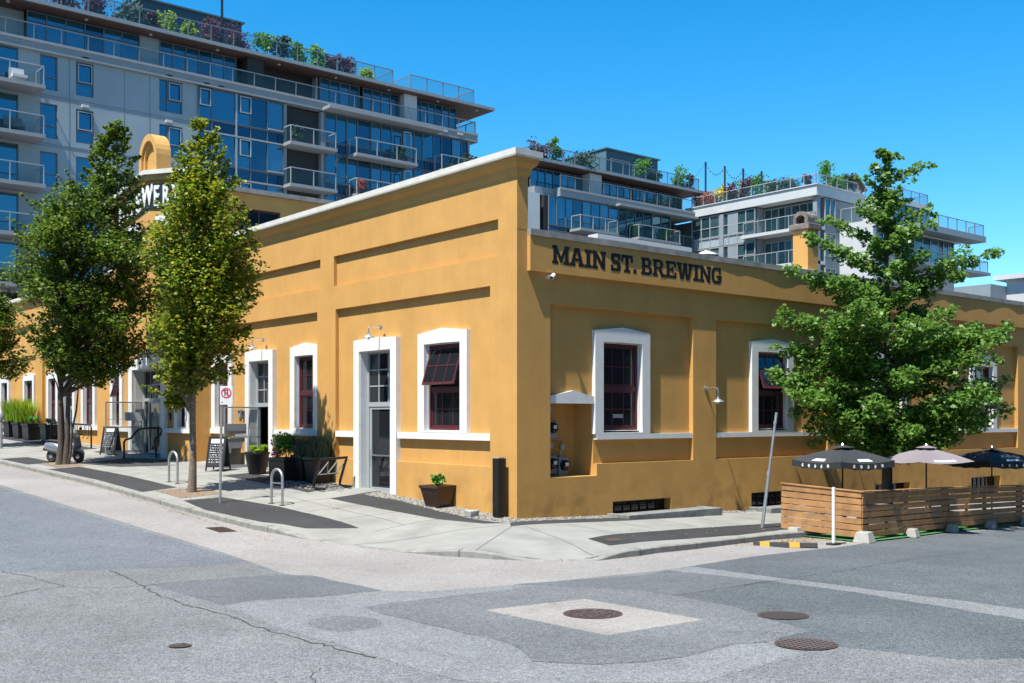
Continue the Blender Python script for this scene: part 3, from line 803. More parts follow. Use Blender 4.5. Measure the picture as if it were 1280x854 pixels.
for s0, s1 in ((1.02, 5.09), (7.35, 8.4), (9.49, 12.33), (14.39, 17.25), (29.2, 32.28), (34.32, 37.4), (38.5, 46.0)): sill(L, s0, s1, -.12)
for s0, s1 in ((PY0 + .02, ENT[0] - .02), (ENT[1] + .02, PY1 - .02)): sill(L, s0, s1, PAV)
for s0, s1 in [(2.66, 6.32)] + P0[1:]: sill(F, s0 + .004, s1 - .004, -.14, 1.85, 1.985, .12)
# small cards stuck inside the panes
q = MB(); q.mbox(L, 2.72, 3.02, 2.42, 2.55, -.365, -.36); q.mbox(L, 9.98, 10.1, 2.18, 2.32, -.365, -.36)
q.build('window_notice', 'paper', BR)
q = MB(); q.mbox(F, 3.45, 3.85, 2.40, 2.50, -.234, -.230); q.build('window_notice', 'papergrey', BR)

def doorway(s0, s1, zb, dp, kind):
    w = MB(); a, b = s0 + .3, s1 - .3; mid = (s0 + s1) / 2; g = zb - .45
    w.add([L(s, z, d) for d in (dp - .02, dp + .155) for s, z in ((s0, g), (a, g), (a, 4.30), (b, 4.30), (b, g), (s1, g), (s1, 4.63), (mid, 4.68), (s0, 4.63))],
          [(0, 1, 2, 8), (2, 7, 8), (2, 3, 7), (3, 6, 7), (3, 4, 5, 6), (9, 10, 11, 17), (11, 16, 17), (11, 12, 16), (12, 15, 16), (12, 13, 14, 15)] + [(i, (i + 1) % 9, 9 + (i + 1) % 9, 9 + i) for i in range(9)])
    root = w.build('doorway', 'white', BR)
    rv = MB(); e = .02
    rv.mbox(L, a + .003, a + e, g, 4.295, -.40, dp + .12); rv.mbox(L, b - e, b - .003, g, 4.295, -.40, dp + .12); rv.mbox(L, a + e, b - e, 4.28, 4.297, -.40, dp + .12)
    rv.build('reveal', 'white', root)
    st = MB(); st.mbox(L, a - .05, b + .05, g, zb, -.5, dp + .2); st.build('threshold', 'conc', root)
    a += e; b -= e; D = -.34; zt = 2.72 + (zb - .28) * .12
    fr = MB()
    fr.frame(L, [(a, zb), (b, zb), (b, 4.278), (a, 4.278)], [(a + .06, zb + .03), (b - .06, zb + .03), (b - .06, 4.23), (a + .06, 4.23)], D, D + .09)
    fr.mbox(L, a + .06, b - .06, zt, zt + .13, D + .002, D + .08)
    W_ = b - a - .12
    for k in (1, 2): fr.mbox(L, a + .06 + W_ * k / 3 - .02, a + .06 + W_ * k / 3 + .02, zt + .13, 4.23, D + .02, D + .06)
    for k in (1, 2): zz = zt + .13 + (4.1 - zt) * k / 3; fr.mbox(L, a + .06, b - .06, zz - .018, zz + .018, D + .022, D + .058)
    f = fr.build('door_frame', 'alu', root)
    p = MB(); p.quad(*[L(s, z, D + .04) for s, z in ((a + .06, zt + .13), (b - .06, zt + .13), (b - .06, 4.23), (a + .06, 4.23))]); p.build('transom_pane', 'dark_glass', root)
    if kind == 'shut':
        d = MB(); A, B, Z0, Z1 = a + .065, b - .065, zb + .035, zt - .005
        d.frame(L, [(A, Z0), (B, Z0), (B, Z1), (A, Z1)], [(A + .05, Z0 + .10), (B - .10, Z0 + .10), (B - .10, Z1 - .07), (A + .05, Z1 - .07)], D + .01, D + .06)
        dl = d.build('door', 'alu', root)
        p = MB(); p.quad(*[L(s, z, D + .03) for s, z in ((A + .05, Z0 + .1), (B - .1, Z0 + .1), (B - .1, Z1 - .07), (A + .05, Z1 - .07))]); p.build('pane', 'dark_glass', dl)
        h = MB(); h.mbox(L, A + .05, B - .1, zb + 1.03, zb + 1.07, D + .06, D + .10); h.tube([L(B - .06, zb + .85, D + .12), L(B - .06, zb + 1.3, D + .12)], .013); h.build('handle', 'steel', dl)
    else:
        bk = MB(); bk.quad(*[L(s, z, D - .6) for s, z in ((a - .3, zb), (b + .3, zb), (b + .3, 4.2), (a - .3, 4.2))]); bk.build('dark_room_panel', 'interior', root)  # flat dark panel paints the shade inside the open door
        leaf_door(root, b - .03, zb + .03, zt, 1.02, dp + .05)
    return root
def leaf_door(root, s, z0, z1, w, d0):
    """a glazed leaf folded open at right angles to the wall"""
    m2 = lambda a, z, d: (-a, s + d, z)                         # a runs out from the wall
    d = MB(); A, B = d0 - .3, d0 + w
    d.frame(m2, [(A, z0), (B, z0), (B, z1), (A, z1)], [(A + .045, z0 + .10), (B - .045, z0 + .10), (B - .045, z1 - .05), (A + .045, z1 - .05)], -.02, .02)
    d.mbox(m2, A + .06, B - .06, z0 + 1.0, z0 + 1.04, -.03, -.021); d.mbox(m2, A + .06, B - .06, z0 + 1.32, z0 + 1.335, -.03, -.021)
    dl = d.build('door', 'alu', root)
    p = MB(); p.quad(*[m2(a, z, 0) for a, z in ((A + .06, z0 + .12), (B - .06, z0 + .12), (B - .06, z1 - .08), (A + .06, z1 - .08))]); p.build('pane', 'rail', dl)
    return dl, m2, A, B
r1 = doorway(*DOORS[0], -.12, 'shut')
r2 = doorway(*DOORS[1], -.12, 'open')
doorway(*DOORS[2], -.12, 'shut')
# notices taped to the open leaf of the second doorway
m2 = lambda a, z, d: (-a, 14.04 + d, z); q = MB()
q.mbox(m2, .15, .95, 1.86, 2.2, -.03, -.022); q.mbox(m2, .3, 1.0, 1.38, 1.7, -.034, -.026); q.mbox(m2, .7, .98, 1.22, 1.5, -.04, -.036); q.build('notice', 'papergrey', r2)
q = MB(); q.mbox(m2, .12, .55, 1.74, 1.84, -.03, -.023); q.build('notice', 'paper', r2)

# the main entrance: wide surround, transom grid, a folded leaf, and a green bottle decal on the other
s0, s1, zb = ENT; a, b = s0 + .4, s1 - .4; mid = (s0 + s1) / 2; g = zb - .4; dp = PAV
w = MB()
w.add([L(s, z, d) for d in (dp - .02, dp + .13) for s, z in ((s0, g), (a, g), (a, 4.3), (b, 4.3), (b, g), (s1, g), (s1, 4.62), (mid, 4.98), (s0, 4.62))],
      [(0, 1, 2, 8), (2, 7, 8), (2, 3, 7), (3, 6, 7), (3, 4, 5, 6), (9, 10, 11, 17), (11, 16, 17), (11, 12, 16), (12, 15, 16), (12, 13, 14, 15)] + [(i, (i + 1) % 9, 9 + (i + 1) % 9, 9 + i) for i in range(9)])
EN = w.build('entrance', 'white', BR)
rv = MB(); rv.mbox(L, a + .003, a + .02, g, 4.295, PAV - .5, dp - .005); rv.mbox(L, b - .02, b - .003, g, 4.295, PAV - .5, dp - .005); rv.mbox(L, a + .02, b - .02, 4.28, 4.297, PAV - .5, dp - .005); rv.build('reveal', 'white', EN)
a += .02; b -= .02
q = MB(); q.mbox(L, a - .05, b + .05, g, zb, PAV - .6, dp + .3); q.build('threshold', 'conc', EN)
D = PAV - .45; fr = MB()
fr.frame(L, [(a, zb), (b, zb), (b, 4.278), (a, 4.278)], [(a + .06, zb + .03), (b - .06, zb + .03), (b - .06, 4.23), (a + .06, 4.23)], D, D + .1)
fr.mbox(L, a + .06, b - .06, 3.05, 3.17, D + .002, D + .09)
for k in range(1, 5): s = a + .06 + (b - a - .12) * k / 5; fr.mbox(L, s - .02, s + .02, 3.17, 4.23, D + .02, D + .06)
fr.mbox(L, a + .06, b - .06, 3.68, 3.72, D + .022, D + .058)
for s in (a + .55, b - .65): fr.mbox(L, s - .03, s + .03, zb + .03, 3.05, D + .004, D + .085)
fr.build('door_frame', 'alu', EN)
q = MB(); q.quad(*[L(s, z, D + .04) for s, z in ((a, 3.1), (b, 3.1), (b, 4.25), (a, 4.25))]); q.build('transom_pane', 'dark_glass', EN)
q = MB(); q.quad(*[L(s, z, D + .035) for s, z in ((a, zb), (a + .55, zb), (a + .55, 3.1), (a, 3.1))]); q.quad(*[L(s, z, D + .035) for s, z in ((b - .65, zb), (b, zb), (b, 3.1), (b - .65, 3.1))]); q.build('side_pane', 'dark_glass', EN)
q = MB(); q.quad(*[L(s, z, D - .8) for s, z in ((a - .4, zb), (b + .4, zb), (b + .4, 4.2), (a - .4, 4.2))]); q.build('dark_room_panel', 'interior', EN)  # near-black sheet in place of the unlit lobby
leaf_door(EN, b - .05, zb + .03, 3.03, 1.15, dp + .05)
m2 = lambda x, z, d: (-x, b - .05 + d, z)
q = MB(); q.mbox(m2, .3, 1.02, 2.28, 2.62, -.035, -.025); q.mbox(m2, .35, .6, 2.08, 2.2, -.035, -.026); q.build('notice', 'paper', EN)
A, B, Z0, Z1 = a + .58, b - 1.15, zb + .03, 3.03; Dd = D + .3
q = MB(); q.frame(L, [(A, Z0), (B, Z0), (B, Z1), (A, Z1)], [(A + .07, Z0 + .13), (B - .13, Z0 + .13), (B - .13, Z1 - .08), (A + .07, Z1 - .08)], Dd, Dd + .05)
dl = q.build('door', 'alu', EN)
q = MB(); q.quad(*[L(s, z, Dd + .02) for s, z in ((A + .07, Z0 + .13), (B - .13, Z0 + .13), (B - .13, Z1 - .08), (A + .07, Z1 - .08))]); q.build('pane', 'dark_glass', dl)
c = (A + B) / 2 - .02
q = MB(); q.prism(L, [(c - .27, Z0 + .95), (c + .27, Z0 + .95), (c + .27, Z0 + 1.35), (c + .16, Z0 + 1.55), (c - .16, Z0 + 1.55), (c - .27, Z0 + 1.35)], Dd + .024, Dd + .028); q.build('bottle_decal', 'green', dl)
q = MB(); q.prism(L, [(c - .13, Z0 + 1.46), (c + .13, Z0 + 1.46), (c + .1, Z0 + 1.7), (c, Z0 + 1.78), (c - .1, Z0 + 1.7)], Dd + .03, Dd + .034); q.build('bottle_decal', 'papergrey', dl)
q = MB(); q.prism(L, [(c - .25, Z0 + .25), (c + .25, Z0 + .25), (c + .22, Z0 + .94), (c - .22, Z0 + .94)], Dd + .025, Dd + .03); q.build('bottle_decal', 'greeny', dl)
q = MB(); q.mbox(L, B - .1, B - .04, zb + .7, zb + 1.6, Dd + .05, Dd + .09); q.mbox(L, A + .07, B - .13, zb + 1.0, zb + 1.05, Dd + .03, Dd + .07); q.build('handle', 'steel', dl)

# basement windows and their wells
for i, (s0, s1, z0, z1) in enumerate(BW):
    q = MB(); q.frame(F, [(s0, z0), (s1, z0), (s1, z1), (s0, z1)], [(s0 + .06, z0 + .05), (s1 - .06, z0 + .05), (s1 - .06, z1 - .05), (s0 + .06, z1 - .05)], -.3, -.24)
    for k in range(1, 7): s = s0 + (s1 - s0) * k / 7; q.mbox(F, s - .012, s + .012, z0 + .05, z1 - .05, -.29, -.25)
    bw = q.build('basement_window', 'black', BR)
    q = MB(); q.quad(*[F(s, z, -.28) for s, z in ((s0, z0), (s1, z0), (s1, z1), (s0, z1))]); q.build('pane', 'dark_glass', bw)
for i, (s0, s1, zt, lab) in enumerate(((2.98, 6.6, -.03, 'low grey concrete window well kerb under the shaded window nearest the corner'), (8.75, 11.4, -.17, 'low grey concrete window well kerb by the leaning pole'))):
    q = MB(); q.box(s0, s1, -.80, -.62, zt - .7, zt); q.box(s0, s0 + .16, -.619, -.01, zt - .7, zt - .004); q.box(s1 - .16, s1, -.619, -.01, zt - .7, zt - .004)
    q.box(s0 + .162, s1 - .162, -.618, -.01, zt - .2, zt - .03)
    tag(q.build('window_well', 'graniteg', loc=((s0 + s1) / 2, -.3, zt - .35), bevel=.012), lab, 'window well')
# niche hood
q = MB(); q.prism(F, [(1.06, 2.76), (2.68, 2.76), (2.68, 2.93), (1.87, 3.08), (1.06, 2.93)], -.21, -.05); q.build('niche_hood', 'white', BR)

# centre pavilion: gable, arch, sign, clerestory hall behind
q = MB(); e0 = za - sl * hw
q.prism(L, [(PY0, 8.952), (PY1, 8.952), (PY1, e0), (yc, za), (PY0, e0)], -.34, PAV); q.build('gable_wall', 'ochre', BR)
q = MB(); q.box(-PAV + .15, .3, PY0 + .02, PY0 + .3, 6.3, 8.95); q.box(-PAV + .15, .3, PY1 - .3, PY1 - .02, 6.3, 8.95); q.build('pavilion_return', 'ochre', BR)
q = MB(); q.prism(L, [(PY0 - .15, e0 - .02), (yc, za + .003), (PY1 + .15, e0 - .02), (PY1 + .15, e0 + .15), (yc, za + .17), (PY0 - .15, e0 + .15)], -.4, PAV + .26)
q.build('gable_cap', 'cap', BR)
q = MB(); q.prism(L, [(PY0 - .07, e0 - .22), (yc, za - .2), (PY1 + .07, e0 - .22), (PY1 + .07, e0 - .025), (yc, za - .003), (PY0 - .07, e0 - .025)], PAV - .005, PAV + .16); q.build('gable_moulding', 'ochre', BR)
def arch(s0, s1, z0, zs, n=14):
    c, r = (s0 + s1) / 2, (s1 - s0) / 2
    return [(s0, z0), (s1, z0)] + [(c + r * math.cos(math.pi * i / n), zs + r * math.sin(math.pi * i / n)) for i in range(n + 1)]
o1 = arch(yc - .80, yc + 1.02, za + .0, 12.55); i1 = arch(yc - .54, yc + .76, za + .13, 12.55)
q = MB(); q.frame(L, o1, i1, PAV - .55, PAV + .02); q.build('arch_crest', 'ochre', BR)
i2 = arch(yc - .40, yc + .62, za + .25, 12.55)
q = MB(); q.frame(L, i1, i2, PAV - .54, PAV - .07); q.prism(L, i2, PAV - .50, PAV - .18); q.build('arch_panel', 'ochre', BR)
for s0 in (19.57, 22.45):
    s1 = s0 + 1.2
    q = MB(); q.frame(L, [(s0, 8.6), (s1, 8.6), (s1, 10.1), (s0, 10.1)], [(s0 + .22, 8.82), (s1 - .22, 8.82), (s1 - .22, 9.84), (s0 + .22, 9.84)], PAV - .005, PAV + .09); aw = q.build('attic_window', 'white', BR)
    q = MB(); q.quad(*[L(s, z, PAV + .02) for s, z in ((s0 + .2, 8.8), (s1 - .2, 8.8), (s1 - .2, 9.86), (s0 + .2, 9.86))]); q.build('pane', 'dark_glass', aw)
K = FY(17.45)
wins = [(1.2 + 2.3 * k, 2.9 + 2.3 * k) for k in range(6)]
relief(K, .36, 16, 6.3, 10.75, [(s0, s1, 8.5, 10.2, None) for s0, s1 in wins], hole_d=-.15).build('clerestory_wall', 'ochre', BR)
q = MB(); q.box(.36, 16, 25.6, 25.75, 6.3, 10.75); q.box(15.9, 16.05, 17.5, 25.7, 6.3, 10.75); q.box(.36, 16.2, 17.33, 25.9, 10.76, 10.93); q.build('clerestory_roof', 'capgrey', BR)
for s0, s1 in wins:
    q = MB(); q.frame(K, [(s0, 8.5), (s1, 8.5), (s1, 10.2), (s0, 10.2)], [(s0 + .07, 8.57), (s1 - .07, 8.57), (s1 - .07, 10.13), (s0 + .07, 10.13)], -.14, -.06)
    q.mbox(K, (s0 + s1) / 2 - .03, (s0 + s1) / 2 + .03, 8.57, 10.13, -.13, -.07); cw = q.build('clerestory_window', 'maroon', BR)
    q = MB(); q.quad(*[K(s, z, -.1) for s, z in ((s0, 8.5), (s1, 8.5), (s1, 10.2), (s0, 10.2))]); q.build('pane', 'tglass2', cw)
# chimney and the pale roof curb
q = MB(); q.box(12.28, 12.83, .42, .98, 6.3, 8.33); ch = q.build('chimney', 'ochre', BR)
q = MB(); q.box(12.19, 12.92, .33, 1.07, 8.333, 8.52); q.build('chimney_cap', 'stone', ch, bevel=.02)
def arch2(c, hw, z0, zs, n=8): return [(c - hw, z0), (c + hw, z0)] + [(c + hw * math.cos(math.pi * i / n), zs + hw * math.sin(math.pi * i / n) * .75) for i in range(n + 1)]
m3 = lambda s, z, d: (12.27 - d, s, z)
q = MB(); q.frame(m3, arch2(.7, .27, 8.52, 8.72), arch2(.7, .16, 8.53, 8.68), -.55, 0); q.prism(m3, arch2(.7, .165, 8.54, 8.69), -.5, -.3); q.build('chimney_hood', 'stone', ch)
q = MB(); q.box(12.13, 12.98, .355, 1.12, 6.92, 7.06); q.build('flashing', 'cap', ch)
q = MB(); q.box(10.4, 15.2, 7.9, 8.2, 6.3, 8.75); q.box(10.3, 15.35, 7.8, 8.3, 8.753, 8.95); q.build('roof_curb', 'tlight', BR)

# ------------------------------------------------------------------ lettering on the walls
def glyphs():
    r = lambda a, b, c, d: [(a, b), (c, b), (c, d), (a, d)]
    G = {}
    sv = .17
    G['I'] = (.56, [r(0, 0, .56, sv), r(0, 1 - sv, .56, 1), r(.14, sv, .42, 1 - sv)])
    G['M'] = (1.28, [r(0, 0, .44, sv), r(.84, 0, 1.28, sv), r(.08, sv, .33, 1), r(.95, sv, 1.2, 1), r(0, 1 - sv, .34, 1), r(.94, 1 - sv, 1.28, 1), [(.33, 1), (.33, .62), (.58, .08), (.70, .08), (.95, .62), (.95, 1), (.64, .42)]])
    G['A'] = (1.1, [r(0, 0, .42, sv), r(.66, 0, 1.1, sv), [(.10, sv), (.34, sv), (.55, .86), (.50, 1), (.36, 1)], [(.76, sv), (1.02, sv), (.74, 1), (.36, 1), (.5, .86)], r(.3, .28, .8, .44)])
    G['N'] = (1.1, [r(0, 0, .44, sv), r(.08, sv, .33, 1), r(0, 1 - sv, .33, 1), r(.78, 0, 1.02, 1), r(.66, 1 - sv, 1.1, 1), [(.33, 1), (.33, .62), (.78, 0), (.78, .40)]])
    G['S'] = (.84, [r(.1, .80, .80, 1), [(.03, .62), (.10, .48), (.32, .56), (.30, .86), (.10, 1), (.03, .88)], [(.10, .48), (.2, .40), (.62, .38), (.74, .52), (.62, .62), (.28, .62)], [(.52, .14), (.74, .05), (.83, .2), (.83, .38), (.72, .52), (.54, .44)], r(.06, 0, .74, .18), r(.60, .64, .80, .98), r(.02, .02, .20, .34)])
    G['T'] = (.96, [r(.22, 0, .74, sv), r(.35, sv, .61, 1), r(0, .82, .96, 1), r(0, .58, .16, .84), r(.8, .58, .96, .84)])
    G['.'] = (.30, [r(.02, 0, .27, .24)])
    G['B'] = (.98, [r(0, 0, .72, sv), r(0, 1 - sv, .7, 1), r(.08, sv, .33, 1 - sv), r(.33, .43, .7, .58), [(.66, .98), (.84, .88), (.87, .72), (.78, .55), (.6, .5), (.6, .62), (.63, .72), (.6, .84)], [(.7, .02), (.9, .1), (.97, .28), (.88, .46), (.7, .54), (.6, .44), (.71, .3), (.62, .14)]])
    G['R'] = (1.1, [r(0, 0, .42, sv), r(0, 1 - sv, .7, 1), r(.08, sv, .33, 1 - sv), r(.33, .42, .68, .57), [(.66, .98), (.86, .9), (.92, .72), (.84, .52), (.62, .44), (.6, .56), (.67, .7), (.6, .85)], [(.48, .43), (.72, .47), (.92, .17), (.68, .1)], r(.7, 0, 1.1, sv)])
    G['E'] = (.96, [r(0, 0, .94, sv), r(0, 1 - sv, .92, 1), r(.08, sv, .33, 1 - sv), r(.33, .42, .62, .58), r(.56, .33, .68, .67), r(.76, .66, .92, .84), r(.78, .16, .95, .36)])
    G['W'] = (1.5, [r(0, 1 - sv, .46, 1), r(.56, 1 - sv, .98, 1), r(1.08, 1 - sv, 1.5, 1), [(.10, .84), (.36, .84), (.54, .22), (.46, 0), (.32, 0)], [(.64, .84), (.86, .84), (.62, 0), (.46, 0), (.5, .25)], [(.66, .84), (.9, .84), (1.06, .22), (.98, 0), (.84, 0)], [(1.18, .84), (1.42, .84), (1.16, 0), (.98, 0), (1.02, .24)]])
    G['G'] = (1.0, [r(.2, .81, .9, 1), [(.0, .3), (.0, .7), (.1, .9), (.24, 1), (.36, .82), (.27, .66), (.27, .34), (.36, .18), (.24, 0), (.1, .1)], r(.22, 0, .8, .19), r(.72, .62, .92, .98), [(.68, .1), (.8, .0), (.96, .12), (.96, .5), (.68, .5)], r(.5, .36, 1.0, .52)])
    return G
GL = glyphs()
def slab_text(text, mp, s0, width, z0, h, d, space=.34, gap=.035):
    tot = sum((GL[c][0] + gap) if c != ' ' else space for c in text)
    k = width / tot; s = s0
    root = thing('wall_sign', 'black slab-serif letters MAIN ST. BREWING on the ochre frieze', 'sign', mp(s0 + width / 2, z0, d))
    for c in text:
        if c == ' ': s += space * k; continue
        mb = MB()
        for i, P in enumerate(GL[c][1]): mb.prism(mp, [(s + x * k, z0 + y * h) for x, y in P], d, d + .003 + .0005 * i)
        mb.build('letter', 'letter', root)
        s += (GL[c][0] + gap) * k
slab_text('MAIN ST. BREWING', F, 1.02, 6.40, 6.15, .45, .116)
# BREWERY on the dark chevron band under the gable
SG = thing('gable_sign', 'dark chevron band with white letters BREWERY below the gable cap', 'sign', (-PAV, yc, 10.6))
def gz(s): return za - sl * abs(s - yc)
q = MB(); q.prism(L, [(18.0, gz(18.0) - 1.28), (yc, za - 1.28), (25.2, gz(25.2) - 1.28), (25.2, gz(25.2) - .34), (yc, za - .34), (18.0, gz(18.0) - .34)], PAV + .001, PAV + .05); q.build('band', 'chalk', SG)
for i, ch_ in enumerate('BREWERY'):
    s = yc + (3 - i) * .93
    cu = bpy.data.curves.new('letter', 'FONT'); cu.body = ch_; cu.size = 1.08; cu.extrude = .02; cu.offset = .028; cu.align_x = 'CENTER'
    to = bpy.data.objects.new('letter_curve', cu); COL.objects.link(to)
    bpy.context.view_layer.update()
    me = bpy.data.meshes.new_from_object(to.evaluated_get(bpy.context.evaluated_depsgraph_get()))
    bpy.data.objects.remove(to); bpy.data.curves.remove(cu)
    k = -sl if s > yc else (sl if s < yc - .3 else 0)
    zz = gz(s) - 1.17
    for v in me.vertices:
        x, y, z = v.co
        v.co = Vector((-PAV - .072 - z, s - x, zz + y + (-x) * k)) - Vector(SG.location)
    me.materials.clear(); me.materials.append(M['white'])
    me.name = 'letter'
    lo = bpy.data.objects.new('letter', me); COL.objects.link(lo); lo.parent = SG

# ------------------------------------------------------------------ apartment blocks behind the brewery
def glazing(root, mp, s0, s1, z0, z1, d, cols, rows=(), gm='tglass', fm='tframe', fw=.05, name='window', heavy=()):
    """a run of panes: one frame grid (the window) and its glass"""
    q = MB(); W_, H_ = s1 - s0, z1 - z0
    cols = [i / cols for i in range(1, cols)] if isinstance(cols, int) else list(cols)
    q.frame(mp, [(s0, z0), (s1, z0), (s1, z1), (s0, z1)], [(s0 + fw, z0 + fw), (s1 - fw, z0 + fw), (s1 - fw, z1 - fw), (s0 + fw, z1 - fw)], d, d + .12)
    for c in cols: w = fw * (1.6 if c in heavy else .6); q.mbox(mp, s0 + W_ * c - w, s0 + W_ * c + w, z0 + fw, z1 - fw, d + .004, d + .11)
    for r in rows: q.mbox(mp, s0 + fw, s1 - fw, z0 + H_ * r - fw * .5, z0 + H_ * r + fw * .5, d + .006, d + .105)
    w = q.build(name, fm, root)
    g = MB(); e = [0] + cols + [1]
    rg = random.Random(int(s0 * 100 + z0 * 7))
    for a, b in zip(e, e[1:]):                                      # panes sit a hair out of true, as real ones do
        t, u = rg.uniform(-.012, .012), rg.uniform(-.012, .012)
        g.quad(mp(s0 + W_ * a, z0, d + .04 + t), mp(s0 + W_ * b, z0, d + .04 - t), mp(s0 + W_ * b, z1, d + .04 - t + u), mp(s0 + W_ * a, z1, d + .04 + t + u))
    g.build('pane', gm, w)
    return w
def railing(root, mp, s0, s1, z, d, h=1.08, step=1.5, ends=0., name='railing', top=True, pm='railp'):
    q = MB(); n = max(1, round((s1 - s0) / step))
    for i in range(n + 1): s = s0 + (s1 - s0) * i / n; q.mbox(mp, s - .028, s + .028, z, z + h, d - .03, d + .03)
    q.mbox(mp, s0, s1, z + h - .03, z + h + .03, d - .035, d + .035)
    if ends:
        for s in (s0, s1): q.mbox(mp, s - .029, s + .029, z + h - .031, z + h + .031, d - ends, d - .036); q.mbox(mp, s - .027, s + .027, z, z + h - .032, d - ends - .03, d - ends + .03)
    r = q.build(name, pm, root)
    g = MB(); g.quad(mp(s0, z + .08, d), mp(s1, z + .08, d), mp(s1, z + h - .06, d), mp(s0, z + h - .06, d))
    if ends:
        for s in (s0, s1): g.quad(mp(s, z + .08, d - ends), mp(s, z + .08, d), mp(s, z + h - .06, d), mp(s, z + h - .06, d - ends))
    g.build('glass', 'rail', r)
    return r
def balcony(root, mp, s0, s1, z, dep, d0=0., th=.22, rail_h=1.08):
    q = MB(); q.mbox(mp, s0, s1, z - th, z, d0, dep); b = q.build('balcony', 'tslab', root)
    railing(b, mp, s0 + .08, s1 - .08, z + .002, dep - .1, rail_h, 1.7, ends=max(.3, dep - d0 - .25), pm='tframel')
    return b
def chair_(mp, s, z, d): pass

T = thing('apartment_tower', 'tall grey apartment tower with blue glass and a planted roof behind the brewery at left', 'apartment block', (16, 53, 0))
X = FY(47)
tops = [23.95, 21.08, 18.2, 15.3, 12.4, 9.5]
rects = []
for t in tops:
    rects += [(-1.6, 1.42, t - 2.25, t + (.05 if t > 23 else .2), None), (2.62, 3.62, t - 2.05, t, None), (4.69, 5.73, t - 2.05, t, None), (9.82, 11.34, t - 2.05, t, None)]
relief(X, -4, 12.36, -3, 24.35, rects, hole_d=-.18).build('wall', 'tgrey', T)
for t in tops[:5]:
    glazing(T, X, -1.6, 1.42, t - 2.25, t + (.05 if t > 23 else .2), -.16, 2, gm='tglass')
    balcony(T, X, -3.2, 2.45, t - 2.3, 1.7)
    for s0, s1, c in ((2.62, 3.62, 1), (4.69, 5.73, 1), (9.82, 11.34, (.36,))):
        w = glazing(T, X, s0, s1, t - 2.05, t, -.16, c, (.36,))
        if s0 > 4 and t > 20:
            q = MB(); a = s0 + (.1 if s0 < 9 else .62); bb = s1 - .08
            q.frame(X, [(a, t - 1.25), (bb, t - 1.25), (bb, t - .12), (a, t - .12)], [(a + .06, t - 1.19), (bb - .06, t - 1.19), (bb - .06, t - .18), (a + .06, t - .18)], -.02, .03); q.build('casement', 'tframel', w)
q = MB()
for t in tops: 
    for z in (t + .35, t - 2.4): q.mbox(X, -4, 12.34, z, z + .025, .002, .012)
for s in (4.3, 7.6, 9.2): q.mbox(X, s, s + .02, 5, 24.2, .003, .011)
q.build('wall_reveal_lines', 'tframe', T)
for s, t in ((5.2, 0), (5.2, 1), (10.4, 0), (10.4, 1), (12.9, 0), (13.9, 0)): q = MB(); q.mbox(X, s - .2, s + .2, tops[t] + .12, tops[t] + .28, .0, .22); q.build('vent_hood', 'tlight', T)
for s in (32.0, 33.5): q = MB(); q.mbox(X, s - .25, s + .25, 24.3, 24.45, .23, .35); q.build('vent_hood', 'tlight', T)
# curtain wall
fr_ = (.153, .43, .6, .8)
for i, t in enumerate(tops[:5]):
    glazing(T, X, 12.36, 18.5, t - 2.05, t - (.0 if i else .02), .0, fr_, gm='tglass', fm='tframe', heavy=(.43,), name='curtain_wall')
    glazing(T, X, 12.36, 18.5, t - 2.83, t - 2.07, -.01, fr_, gm='tglass2', fm='tframe', heavy=(.43,), name='spandrel')
    q = MB(); q.mbox(X, 12.36, 18.5, t - 2.9, t - 2.80, .0, .16); q.mbox(X, 12.36 + 6.14 * .43 - .06, 12.36 + 6.14 * .43 + .06, t - 2.8, t, .125, .15); q.build('mullion_rail', 'tframel', T)
    q = MB(); q.frame(X, [(15.25, t - 1.2), (16.05, t - 1.2), (16.05, t - .1), (15.25, t - .1)], [(15.31, t - 1.14), (15.99, t - 1.14), (15.99, t - .16), (15.31, t - .16)], .12, .2)
    if i == 0: q.build('casement', 'tframel', T); q = MB(); q.frame(X, [(12.45, t - 1.2), (13.2, t - 1.2), (13.2, t - .1), (12.45, t - .1)], [(12.51, t - 1.14), (13.14, t - 1.14), (13.14, t - .16), (12.51, t - .16)], .12, .2)
    q.build('casement', 'tframel', T); q = MB(); q.mbox(X, 17.3, 18.45, t - 2.0, t - 1.9, .12, .2); q.build('casement', 'tframel', T)
    # recessed balconies
    q = MB(); q.box(18.55, 18.75, 46.95, 49.2, t - 2.9, t); q.box(21.4, 21.7, 46.95, 49.2, t - 2.9, t); q.box(18.75, 21.4, 49.2, 49.4, t - 2.9, t); q.build('recess_wall', 'tband', T)
    glazing(T, FY(49.2), 18.9, 20.9, t - 2.6, t - .25, .0, 2, gm='tglass2', name='balcony_door')
    balcony(T, X, 18.45, 22.1, t - 2.72, 1.15, -2.2)
    # eastern glass wall
    glazing(T, X, 21.72, 34.4, t - 2.05, t, .0, (.07, .14, .21, .30, .37, .44, .52, .60, .66, .74, .80, .88, .95), (.28,) if i else (), gm='tglass', fm='tframe', name='curtain_wall')
    glazing(T, X, 21.72, 34.4, t - 2.83, t - 2.07, -.01, (.14, .30, .44, .60, .74, .88), gm='tglass2', fm='tframe', name='spandrel')
    if i < 4:
        balcony(T, X, 23.5, 28.75, t - 2.78, 1.4, .16)
        q = MB(); q.frame(X, [(28.0, t - 2.6), (28.6, t - 2.6), (28.6, t - .4), (28.0, t - .4)], [(28.07, t - 2.53), (28.53, t - 2.53), (28.53, t - .47), (28.07, t - .47)], .7, .76); q.mbox(X, 28.07, 28.53, t - 1.6, t - 1.54, .705, .755); q.build('balcony_screen', 'tframel', T)
        balcony(T, X, 31.0, 34.3, t - 2.78, 1.3, .16)
q = MB(); q.box(-4, 34.39, 47.3, 60, -3, 23.9); q.build('core', 'interior', T)
